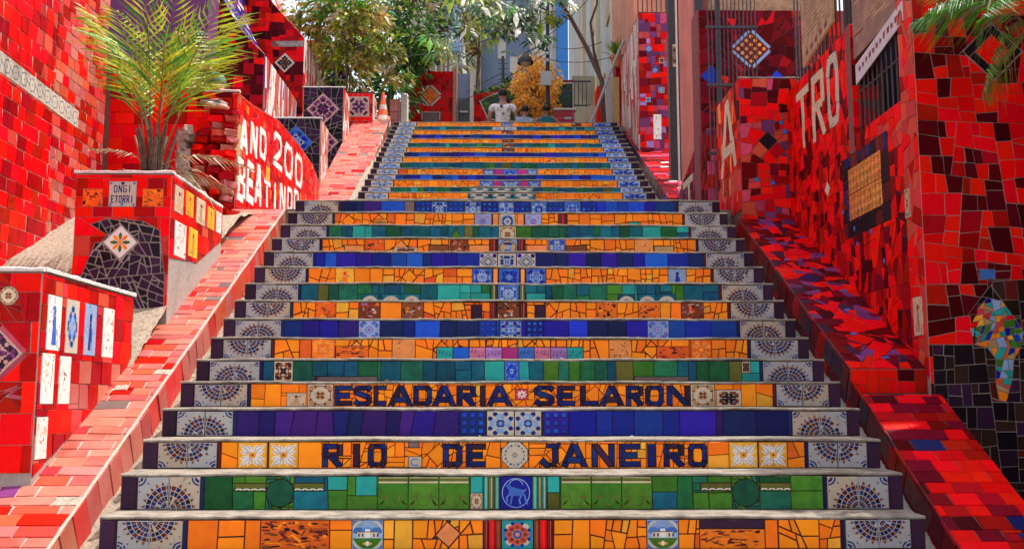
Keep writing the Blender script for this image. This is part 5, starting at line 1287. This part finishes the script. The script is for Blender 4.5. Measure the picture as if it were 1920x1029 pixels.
def palmate(b,p,d,r,m,g,n=8):
    d=d.normalized(); s=d.cross(Vector((0,0,1)));
    s=s.normalized() if s.length>.1 else Vector((1,0,0)); w=s.cross(d)
    nrm=(Vector((0,-.75,.65))+Vector((g.uniform(-.5,.5),g.uniform(-.3,.3),g.uniform(-.3,.3)))).normalized()
    u=nrm.cross(s).normalized(); s2=nrm.cross(u)
    for k in range(n):
        a=2*math.pi*k/n+g.uniform(-.15,.15); e=(u*math.cos(a)+s2*math.sin(a)); L=r*g.uniform(.75,1.1)
        q=[p+e*L*.12, p+e*L*.6-Vector((0,0,L*.10)), p+e*L-Vector((0,0,L*.38))]; sd_=e.cross(nrm).normalized()*L*.17
        b.add([q[0],q[1]+sd_-Vector((0,0,L*.05)),q[2],q[1]-sd_-Vector((0,0,L*.05)),q[1]],[(0,1,4),(1,2,4),(0,4,3),(4,2,3)],m if g.random()<.95 else 'leaf_pale')
def crown(parent,blobs,pal,g,kind='leaf',size=.12,name='crown',density=1):
    b=MB(); ks=list(pal); ws=[pal[k] for k in ks]
    for (c,r,n) in blobs:
        c=Vector(c); r=Vector(r)
        # sub-clumps give uneven outline with gaps
        cl=[(Vector((g.gauss(0,.5),g.gauss(0,.5),g.gauss(0,.5))),g.uniform(.18,.42),g.choices(ks,ws)[0]) for _ in range(max(4,int(n/45)))]
        for _ in range(int(n*density)):
            cc,cr,cm=g.choice(cl); q=cc+Vector((g.gauss(0,1),g.gauss(0,1),g.gauss(0,1)))*cr
            if q.length>1.25: q=q.normalized()*g.uniform(.7,1.2)
            p=c+Vector((q.x*r.x,q.y*r.y,q.z*r.z)); d=Vector((q.x*r.x,q.y*r.y-.1,q.z*r.z*.5-.05))+Vector((g.uniform(-.3,.3),g.uniform(-.3,.3),g.uniform(-.3,.2)))
            m=cm if g.random()<.65 else g.choices(ks,ws)[0]
            if kind=='leaf': leaf(b,p,d,size*g.uniform(.6,1.3),size*.22,m,g)
            else: palmate(b,p,d,size*g.uniform(.7,1.2),m,g,7)
    return b.build(name,parent)
g=random.Random(21)
def tree(name,label,base,paths,blobs,pal,seed,kind='leaf',size=.12,cat='tree',group=None,trad=.05):
    g=random.Random(seed); t=thing(name,label,cat,base,group)
    for i,pth in enumerate(paths):
        b=MB(); n=len(pth); b.tube(pth,[trad*(1-.55*k/(n-1))*(1 if i==0 else .6) for k in range(n)],'bark',9); b.build('trunk' if i==0 else 'branch',t,smooth=True)
    # twigs reaching into the leaf masses
    if blobs:
        b=MB(); end=Vector(paths[0][-1])
        for (c,r,n) in blobs:
            c=Vector(c)
            for k in range(3):
                q=c+Vector((g.uniform(-1,1)*r[0],g.uniform(-1,1)*r[1],g.uniform(-1,1)*r[2]))*.7; b.tube([end,(end+q)/2+Vector((0,0,.1)),q],[trad*.35,trad*.25,trad*.12],'bark',5)
        b.build('twigs',t)
        crown(t,blobs,pal,g,kind,size)
    return t
tree('flowering_tree','golden-leaved tree rising behind the wing walls on the left',(-2.77,12.6,5.0),[[(-2.77,12.6,5.0),(-2.76,12.55,5.9),(-2.72,12.5,6.7)],[(-2.74,12.6,5.0),(-2.70,12.6,6.0),(-2.80,12.5,6.8)]],
 [((-3.0,12.5,7.15),(.5,.5,.30),420),((-2.5,12.4,7.0),(.45,.5,.32),420),((-2.1,12.4,6.55),(.38,.5,.22),330),((-2.9,12.6,6.5),(.35,.4,.25),220),((-2.45,12.5,6.25),(.3,.4,.2),180),((-1.95,12.5,6.05),(.28,.4,.16),180),((-2.5,12.5,7.8),(.9,.6,.4),400),((-3.4,12.9,7.3),(.45,.5,.6),600),((-2.9,13.3,6.7),(.5,.5,.6),700)],
 {'leaf_gold':4,'leaf_lime':3,'leaf_olive':3,'leaf_pale':.6,'leaf_green':2},601,'leaf',.15,trad=.03)
tree('unseen_shade_tree','tree behind the far left wall whose branches overhang the planter',(-4.4,3.2,1.6),[[(-4.4,3.2,1.2),(-4.3,3.15,4.0),(-4.1,3.1,6.2),(-3.2,3.0,7.0),(-2.3,2.9,7.2)]],  # out of view; crown set along the sun direction to shade the left wall
 [((-2.35,2.9,7.1),(.55,.85,.25),330),((-1.75,2.2,7.1),(.25,.35,.12),60),((-2.9,3.9,7.2),(.4,.4,.2),120),((-2.7,1.6,7.0),(.5,.6,.2),170)],{'leaf_green':5,'leaf_dark':2},607,'leaf',.16,trad=.09)
tree('evergreen_tree','dense dark green tree filling the upper left behind the golden one',(-2.5,16.2,4.9),[[(-2.5,16.2,4.9),(-2.45,16.2,6.6),(-2.2,16.3,8)]],
 [((-2.7,16.4,8.9),(.9,.8,.7),1100),((-1.95,16.3,8.6),(.75,.8,.75),1100),((-2.2,16.2,7.7),(.7,.7,.55),900),((-1.75,16.0,7.75),(.4,.6,.3),420),((-2.3,16.0,6.9),(.5,.6,.5),600),((-2.55,15.9,6.1),(.5,.5,.45),500),((-3.3,16.4,7.4),(.6,.6,1.0),900),((-2.2,16.4,10.2),(1.4,1,1.0),900)],
 {'leaf_green':6,'leaf_dark':5,'leaf_lime':1.2},602,'leaf',.15,trad=.12)
tree('background_tree','loose olive-green tree high behind the white-cornered tower',(-.9,28,4.9),[[(-.9,28,4.9),(-.9,28,9),(-.8,28,12)]],[((-.9,28,13.2),(1.0,1,.9),700),((-1.4,28,11.9),(.45,.8,.6),220)],{'leaf_olive':4,'leaf_gold':2,'leaf_green':2,'leaf_lime':1},603,'leaf',.26,trad=.14)
tree('orange_tree','bright orange-leaved tree behind the street lamp',(.74,17.3,4.91),[[(.74,17.3,4.91),(.76,17.3,6.5),(.69,17.3,7.4)]],
 [((0.647,17.25,7.759),(.32,.4,.36),620),((0.416,17.15,7.389),(.25,.4,.25),420),((0.971,17.15,7.528),(.26,.4,.36),520),((0.694,17.15,7.066),(.36,.4,.30),620),((0.925,17.15,6.834),(.25,.3,.22),300),((0.463,16.95,6.927),(.20,.3,.18),260),((0.879,17.15,6.557),(.25,.3,.18),240)],
 {'leaf_orange':7,'yellow':1.0},604,'leaf',.11,trad=.05)
tree('bare_fork_tree','forked brown tree at the top right spreading large palmate leaves over the steps',(1.71,12.5,4.91),[[(1.72,12.5,4.9),(1.69,12.5,6.0),(1.43,12.5,6.59),(1.135,12.5,7.17),(.87,12.5,7.57),(.3,12.3,7.9)],[(1.69,12.5,5.98),(1.56,12.5,6.5),(1.50,12.5,7.05),(1.62,12.5,7.4),(1.6,12.5,8.2)]],[],{},605,trad=.05)
tt=[o for o in bpy.data.objects if o.name.startswith('bare_fork_tree')][0]
g=random.Random(8); lc=[(-1.176,6.50,.22),(-.95,6.42,.2),(-.72,6.22,.2),(-1.03,6.66,.2),(-.71,6.90,.22),(-.2,6.86,.28),(-.02,6.96,.22),(-.40,7.2,.26),(-.16,7.30,.26),(.17,7.25,.26),(.36,6.78,.24),(.30,6.92,.22),(.12,7.08,.22),(.5,7.16,.26),(.66,7.3,.22),(.87,7.33,.27),(1.06,7.42,.25),(-.62,7.36,.26),(-.8,7.15,.2),(-.99,6.3,.15),(.59,6.64,.2),(.45,6.62,.2),(.12,6.56,.15),(1.0,7.15,.2),(.8,7.05,.18),(-.9,7.45,.25),(-.3,7.5,.25),(.3,7.5,.25),(.7,7.55,.25)]
b=MB(); b.tube([(.3,12.3,7.9),(-.3,12.2,8.0),(-.9,12.2,7.7)],[.025,.02,.012],'bark',6)
for (x,z,r) in lc: b.tube([(x*.85+.1,12.25,7.7 if z>6.5 or True else 7),(x+.03,12.2,(z+7.7)/2),(x,12.1,z)],[.008,.006,.005],'bark',4)
b.build('twigs',tt)
b=MB()
for (x,z,r) in lc:
    for k in range(2):
        palmate(b,Vector((x+g.uniform(-.12,.12),12.1+g.uniform(-.25,.25),z+g.uniform(-.09,.07))),Vector((g.uniform(-.5,.5),-1,g.uniform(-.6,.2))),r*g.uniform(1.0,1.45),g.choice(['leaf_olive','leaf_dark','leaf_dark','leaf_dark','leaf_green','leaf_lime']),g,8)
b.build('crown',tt)
# hedge over curved wall
hb_=thing('hedge','leafy creeper hedge along the top of the curved red wall','hedge',(.0,18.2,7.5)); crown(hb_,[((-.45,18.2,7.50),(.28,.2,.07),260),((-.05,18.2,7.62),(.28,.2,.07),260),((.15,18.3,7.75),(.15,.2,.12),160),((.5,18.3,7.8),(.3,.2,.08),160)],{'leaf_green':4,'leaf_lime':3,'leaf_dark':2},random.Random(5),'leaf',.12,'foliage')
hb_=thing('shrub','small green shrub at the foot of the orange tree','shrub',(.8,17,5)); crown(hb_,[((.62,17.4,6.62),(.16,.2,.14),200),((.85,17.4,6.75),(.14,.2,.14),160)],{'leaf_green':4,'leaf_dark':3,'leaf_gold':1},random.Random(6),'leaf',.12,'foliage')
def agave():
    t=thing('potted_plant','spiky green agave in a terracotta pot on the red slab at the upper right','plant',(2.0,12.8,6.52))
    mat('terracotta',(.55,.16,.06),rough=.8); P.update(MATS)
    b=MB(); b.lathe((1.98,12.85,6.36),[(0,0),(.07,0),(.10,.16),(.115,.16),(.115,.20),(.09,.20),(0,.18)],'terracotta',14); b.build('pot',t,smooth=False)
    g=random.Random(3)
    for k in range(30):
        a=2.4*k; el=g.uniform(.35,1.35); L=g.uniform(.28,.42); d=Vector((math.cos(a)*math.cos(el),math.sin(a)*math.cos(el)*.6,math.sin(el))); p=Vector((1.98,12.85,6.56)); s=d.cross(Vector((0,0,1))).normalized()*.022; m_=p+d*L*.55; tip=p+d*L-Vector((0,0,.05 if el<.8 else 0))
        b=MB(); b.add([p-s*.5,p+s*.5,m_+s,tip,m_-s,m_-s.cross(d).normalized()*.008],[(0,1,5),(1,2,5),(2,3,5),(3,4,5),(4,0,5)],g.choice(['leaf_green','leaf_olive','leaf_green','leaf_lime'])); b.build('leaf',t)
agave()
def frond_mesh(L,n,ll,arch,m1,m2,rm,seed,w=.008,both=True):
    """frond along local +X, rising then arching down"""
    g=random.Random(seed); b=MB(); pts=[]
    for k in range(15):
        t=k/14; pts.append(Vector((L*(t-.12*arch*t*t),0,-arch*L*t*t*.55)))
    b.tube(pts,[.007*(1-.75*k/14) for k in range(15)],rm,5)
    for k in range(n):
        t=.34+.66*k/n; i=min(13,int(t*14)); f=t*14-i; p=pts[i].lerp(pts[i+1],f); tan=(pts[i+1]-pts[i]).normalized()
        for sgn in (1,-1):
            l=ll*math.sin(math.pi*min(1,.18+.80*t))*g.uniform(.8,1.1)+.03
            d=(tan*.75+Vector((0,sgn*.8,0))+Vector((0,0,g.uniform(-.05,.25)))).normalized(); e=p+d*l*.55; tip=p+d*l-Vector((0,0,l*g.uniform(.35,.85)))
            s=d.cross(Vector((0,0,1))).normalized()*w*g.uniform(.7,1.2)
            b.add([p,e+s,tip,e-s,e-Vector((0,0,w*.5))],[(0,1,4),(1,2,4),(2,3,4),(3,0,4)],m1 if g.random()<.75 else m2)
    me=bpy.data.meshes.new('frond'); me.from_pydata(b.v,[],b.f)
    for m in b.mats: me.materials.append(m)
    me.polygons.foreach_set('material_index',b.m); me.update(); return me
def palm(label,base,specs,meshes,stems=None,name='palm_plant'):
    t=thing(name,label,'palm',base)
    for (off,az,el,ro,mi,sc) in specs:
        o=link('frond',meshes[mi],t,Vector(base)+Vector(off)); o.scale=(sc,sc,sc)
        x=Vector((math.cos(az)*math.cos(el),math.sin(az)*math.cos(el),math.sin(el))); y=Vector((-math.sin(az),math.cos(az),0)); z=x.cross(y)
        o.rotation_euler=(Matrix((x,y,z)).transposed() @ Matrix.Rotation(ro,3,'X')).to_euler()
    return t
MF=[frond_mesh(1.15,17,.34,.55,'leaf_lime','leaf_green','stalk',1,.009),frond_mesh(1.2,18,.32,.42,'leaf_lime','leaf_green','stalk',2,.009),frond_mesh(1.0,15,.28,.7,'leaf_green','leaf_lime','stalk',3,.009),frond_mesh(.8,14,.16,1.3,'frond_dry','leaf_pale','frond_dry',4,.006)]
g=random.Random(31); sp=[]
for k in range(11):
    az=2.4*k+g.uniform(-.3,.3); el=g.uniform(1.30,1.54); sp.append(((g.uniform(-.05,.05),g.uniform(-.05,.05),.08+g.uniform(0,.2)),az,el,g.uniform(-.6,.6),g.choice([0,0,1,1,2]),g.uniform(.9,1.25)))
for k in range(7): sp.append(((0,0,.08),2.4*k+1,g.uniform(.2,.8),g.uniform(-1,1),3,g.uniform(.6,.9)))
pl=palm('feathery green palm growing from the planter pier on the left',(-2.50,2.42,1.97),sp,MF)
for k in range(11):
    a=2.4*k; r=.03+.004*k; b=MB(); b.tube([(-2.50+r*math.cos(a),2.42+r*math.sin(a),1.96),(-2.50+r*1.5*math.cos(a),2.42+r*1.5*math.sin(a),2.15+.02*(k%4)),(-2.50+r*2.6*math.cos(a),2.42+r*2.6*math.sin(a),2.34+.03*(k%3))],[.022,.016,.007],'bark' if k%3 else 'frond_dry',6); b.build('stem',pl)
MG=[frond_mesh(.95,42,.34,.55,'leaf_green','frond_blue','stalk',11,.006),frond_mesh(.9,40,.30,1.0,'leaf_olive','leaf_green','stalk',12,.006),frond_mesh(.8,34,.22,1.3,'frond_dry','leaf_olive','frond_dry',13,.005)]
sp=[((0,0,0),math.pi+.10,.22,.2,0,.95),((0,0,.05),math.pi-.5,.35,-.3,0,.9),((0,0,0),math.pi+.35,.02,.5,0,.9),((0,.02,.05),math.pi+.1,.7,.1,1,.95),((0,0,0),math.pi-.35,.75,.4,1,.9),((0,0,-.1),math.pi+.1,-.55,.3,2,.9),((0,0,-.1),math.pi-.4,-.8,-.2,2,1.0),((0,0,-.1),math.pi+.5,-.9,.2,2,1.0),((0,0,-.2),math.pi+.2,-1.0,.2,2,1.1),((0,0,0),math.pi-.1,-.25,.6,1,.9),((0,0,0),1.2,.4,0,0,1),((0,0,0),-.6,.5,0,1,1),((0,0,0),.3,.3,0,0,1),((0,0,-.25),math.pi-.1,-1.15,.2,2,1.2)]
pr_=palm('drooping palm reaching in from the right edge in front of the mosaic wall',(3.10,.78,2.62),sp,MG)
b=MB(); b.tube([(3.16,.8,-.3),(3.13,.8,1.2),(3.10,.78,2.62)],[.09,.075,.07],'bark',10); b.build('trunk',pr_,smooth=True)

# ------------------------------------------------------------------ people
mat('skin',(.42,.20,.12),rough=.5,bump=0,var=0,mix=.1); mat('skin_dark',(.26,.12,.08),rough=.5,bump=0,var=0,mix=.1)
mat('cloth_white',(.90,.84,.84),rough=.9,var=0,bump=.2); mat('cloth_blue',(.38,.46,.60),rough=.9,var=0,bump=.2); mat('cloth_teal',(.01,.16,.18),rough=.9,var=0,bump=.2)
mat('cloth_dark',(.03,.03,.05),rough=.9,var=0,bump=.2); mat('cloth_green',(.10,.24,.17),rough=.9,var=0,bump=.4); mat('hair',(.02,.012,.01),rough=.5,var=0,bump=.3,scale=60); mat('strap_print',(.72,.66,.52),rough=.8,var=0); P.update(MATS)
def skin(name,J,E_,m,parent,root=0,sub=2):
    me=bpy.data.meshes.new(name); me.from_pydata([j[:3] for j in J],E_,[]); o=link(name,me,parent); o.location=(0,0,0)
    me.materials.append(P[m]); md=o.modifiers.new('s','SKIN'); lay=me.skin_vertices[0].data
    for i,j in enumerate(J):
        r=j[3]; lay[i].radius=(r,r) if not isinstance(r,tuple) else r; lay[i].use_root=(i==root)
    md.use_smooth_shade=True; s=o.modifiers.new('d','SUBSURF'); s.levels=s.render_levels=sub; return o
def person(label,x,y,zf,H,sk,top,bottom,akimbo=False,shoulder=1,pattern=False,turn=0,sleeve=True):
    """standing figure seen from behind; y grows away from the viewer, the face looks that way"""
    t=thing('person',label,'person',(x,y,zf)); t.rotation_euler.z=turn; s=H/1.75; q=lambda a,b_,c,r:(a*s,b_*s,c*s,(r[0]*s,r[1]*s) if isinstance(r,tuple) else r*s)
    sh=.185*shoulder
    J=[q(0,0,.95,(.13,.10)),q(0,0,1.12,(.125,.09)),q(0,0,1.32,(.15,.09)),q(0,0,1.45,(.06,.06)),q(0,.01,1.51,(.058,.06)),q(0,.01,1.58,(.085,.10)),q(0,.015,1.66,(.082,.098)),q(0,.01,1.73,(.045,.06))]
    E_=[(0,1),(1,2),(2,3),(3,4),(4,5),(5,6),(6,7)]
    arms={}
    for sg in (-1,1):
        k=len(J); J.append(q(sg*sh,0,1.40,.055)); E_.append((2,k))
        if akimbo: el=(sg*(sh+.16),-.06,1.20); wr=(sg*(sh-.01),.06,1.06)
        else: el=(sg*(sh+.05),.0,1.14); wr=(sg*(sh+.03),.10,.92)
        J.append(q(*el,.040)); J.append(q(*wr,.028)); J.append(q(wr[0]-sg*.01,wr[1]+.03,wr[2]-.07,(.035,.02))); E_+=[(k,k+1),(k+1,k+2),(k+2,k+3)]
        for f in range(4):
            n=len(J); bx=wr[0]-sg*.01; J.append(q(bx+(.012*(f-1.5)),wr[1]+.045,wr[2]-.12,.009)); J.append(q(bx+(.014*(f-1.5)),wr[1]+.06,wr[2]-.155-.008*(f%2),.008)); E_+=[(k+3,n),(n,n+1)]
        n=len(J); J.append(q(wr[0]-sg*.045,wr[1]+.05,wr[2]-.07,.010)); E_.append((k+2,n))
        n=len(J); J+= [q(sg*.09,0,.88,.085),q(sg*.10,.02,.50,.055),q(sg*.10,-.01,.10,.038),q(sg*.105,.12,.04,(.04,.028))]; E_+=[(0,n),(n,n+1),(n+1,n+2),(n+2,n+3)]
        arms[sg]=(el,wr)
    skin('body',J,E_,sk,t)
    # clothes follow the body
    J=[q(0,0,.92,(.16,.125)),q(0,0,1.10,(.15,.115)),q(0,0,1.32,(.175,.115)),q(0,0,1.43,(.09,.08))]; E_=[(0,1),(1,2),(2,3)]
    for sg in (-1,1):
        k=len(J); J.append(q(sg*sh,0,1.395,.075)); E_.append((2,k))
        if sleeve: el=arms[sg][0]; J.append(q(sg*sh*.45+el[0]*.55,el[1]*.55,1.395*.45+el[2]*.55,.068)); E_.append((k,k+1))
    skin('shirt',J,E_,top,t)
    J=[q(0,0,.97,(.15,.12)),q(0,0,.88,(.15,.12))]; E_=[(0,1)]
    for sg in (-1,1): n=len(J); J+=[q(sg*.095,0,.78,.10),q(sg*.10,.02,.50,.075),q(sg*.10,-.01,.12,.06)]; E_+=[(1,n),(n,n+1),(n+1,n+2)]
    skin('trousers',J,E_,bottom,t)
    skin('hair',[q(0,-.04,1.565,(.086,.080)),q(0,-.03,1.66,(.108,.112)),q(0,-.01,1.73,(.08,.09))],[(0,1),(1,2)],'hair',t)
    for sg in (-1,1): skin('ear',[q(sg*.078,.01,1.60,.012),q(sg*.082,.01,1.64,.016)],[(0,1)],sk,t,sub=1)
    skin('nose',[q(0,.095,1.635,.012),q(0,.112,1.605,.014)],[(0,1)],sk,t,sub=1)
    if pattern:
        b=MB(); g=random.Random(2)
        for k in range(26):
            a=g.uniform(-.11,.13)*s; z=(1.02+g.random()*.36)*s; w=g.uniform(.012,.035)*s; b.add([(a-w,-.128*s,z-w*.6),(a+w,-.128*s,z-w*.3),(a+w*.6,-.128*s,z+w),(a-w*.5,-.128*s,z+w*.5)],[(0,1,2,3)],'strap_print')
        me=bpy.data.meshes.new('print'); me.from_pydata(b.v,[],b.f); me.materials.append(P['strap_print']); link('shirt_print',me,t,Vector(t.location))
    return t
person('person in a white T-shirt with a printed back, walking away atop the stairs',-.03,15.3,4.91,1.83,'skin','cloth_white','cloth_dark',pattern=True,shoulder=1.15)
person('dark-haired person in a pale blue top, middle of the three atop the stairs',.41,15.3,4.91,1.48,'skin','cloth_blue','cloth_dark',shoulder=1.0,turn=.3)
person('person in a sleeveless teal vest with elbows out, rightmost at the top of the stairs',.85,15.3,4.91,1.50,'skin_dark','cloth_teal','cloth_dark',akimbo=True,sleeve=False)
def sitter():
    # barefoot person sitting on the block behind the palm, one shin upright, foot flat on the coping
    t=thing('person','barefoot person in green trousers sitting on the red block behind the palm','person',(-2.95,4.75,3.26))
    q=lambda x,y,z,r:(x,y,z,r)
    J=[q(0,.02,.12,(.13,.11)),q(-.09,.06,.31,(.12,.095)),q(-.17,.10,.46,(.145,.09)),q(-.19,.09,.56,.055),q(-.19,.05,.63,(.075,.09)),q(-.18,.04,.72,(.07,.085)),
       q(.12,-.08,.16,.08),q(.27,-.16,.20,.06),q(.29,-.19,.03,.04),q(.36,-.26,.012,(.04,.02)),
       q(-.10,-.08,.14,.08),q(-.02,-.28,.22,.055),q(.08,-.30,.03,.038),q(.16,-.33,.01,(.035,.02)),
       q(.01,.06,.43,.05),q(.10,-.08,.32,.038),q(.20,-.16,.26,.026),q(-.34,.08,.43,.05),q(-.38,-.04,.22,.038),q(-.36,-.06,.04,.026)]
    E_=[(0,1),(1,2),(2,3),(3,4),(4,5),(0,6),(6,7),(7,8),(8,9),(0,10),(10,11),(11,12),(12,13),(2,14),(14,15),(15,16),(2,17),(17,18),(18,19)]
    for k in range(5):
        n=len(J); J.append(q(.39+.004*k,-.30+.020*k-.01,.012,.011)); E_.append((9,n))
    for base,dx in ((16,.0),(19,.0)):
        bx,by,bz,_=J[base]
        for f in range(4): n=len(J); J.append(q(bx+.012*(f-1.5),by-.06,bz-.02,.009)); J.append(q(bx+.012*(f-1.5),by-.085,bz-.045,.008)); E_+=[(base,n),(n,n+1)]
        n=len(J); J.append(q(bx+.035,by-.03,bz-.01,.009)); E_.append((base,n))
    skin('body',J,E_,'skin',t)
    skin('trousers',[q(0,.02,.12,(.15,.13)),q(.12,-.08,.17,.10),q(.27,-.16,.205,.078),q(.29,-.185,.09,.068),q(-.10,-.08,.15,.10),q(-.02,-.28,.23,.075),q(.05,-.29,.10,.062)],[(0,1),(1,2),(2,3),(0,4),(4,5),(5,6)],'cloth_green',t)
    skin('shirt',[q(0,.02,.16,(.15,.125)),q(-.09,.06,.31,(.14,.115)),q(-.17,.10,.46,(.165,.11)),q(-.19,.10,.54,.08),q(.01,.06,.43,.07),q(.07,-.03,.36,.058),q(-.34,.08,.43,.07),q(-.36,.02,.33,.058)],[(0,1),(1,2),(2,3),(2,4),(4,5),(2,6),(6,7)],'cloth_dark',t)
    skin('hair',[q(-.19,.08,.68,(.08,.09)),q(-.18,.07,.76,(.08,.09))],[(0,1)],'hair',t)
    b=MB(); b.box(-3.35,-2.5,4.755,5.15,2.0,3.26,'grout_red'); 
    return t
sitter()
# fallen leaves and scraps on the treads and slopes
g=random.Random(77); b=MB()
for k in range(90):
    i=g.randrange(0,15); z,y=ROWS[i]; yy=y+g.uniform(.03,.24); xx=g.uniform(-1.8,1.8); s=g.uniform(.006,.016); a=g.uniform(0,6.28)
    b.add([(xx+s*math.cos(a),yy+s*math.sin(a),z+.006),(xx+s*.4*math.cos(a+1.6),yy+s*.4*math.sin(a+1.6),z+.010),(xx-s*math.cos(a),yy-s*math.sin(a),z+.005),(xx+s*.4*math.cos(a-1.6),yy+s*.4*math.sin(a-1.6),z+.006)],[(0,1,2,3)],g.choice(['leaf_gold','frond_dry','leaf_olive']))
o=b.build('fallen_leaves',kind='stuff'); tag(o,'scattered dry leaf scraps lying on the treads','leaves')
finalize()
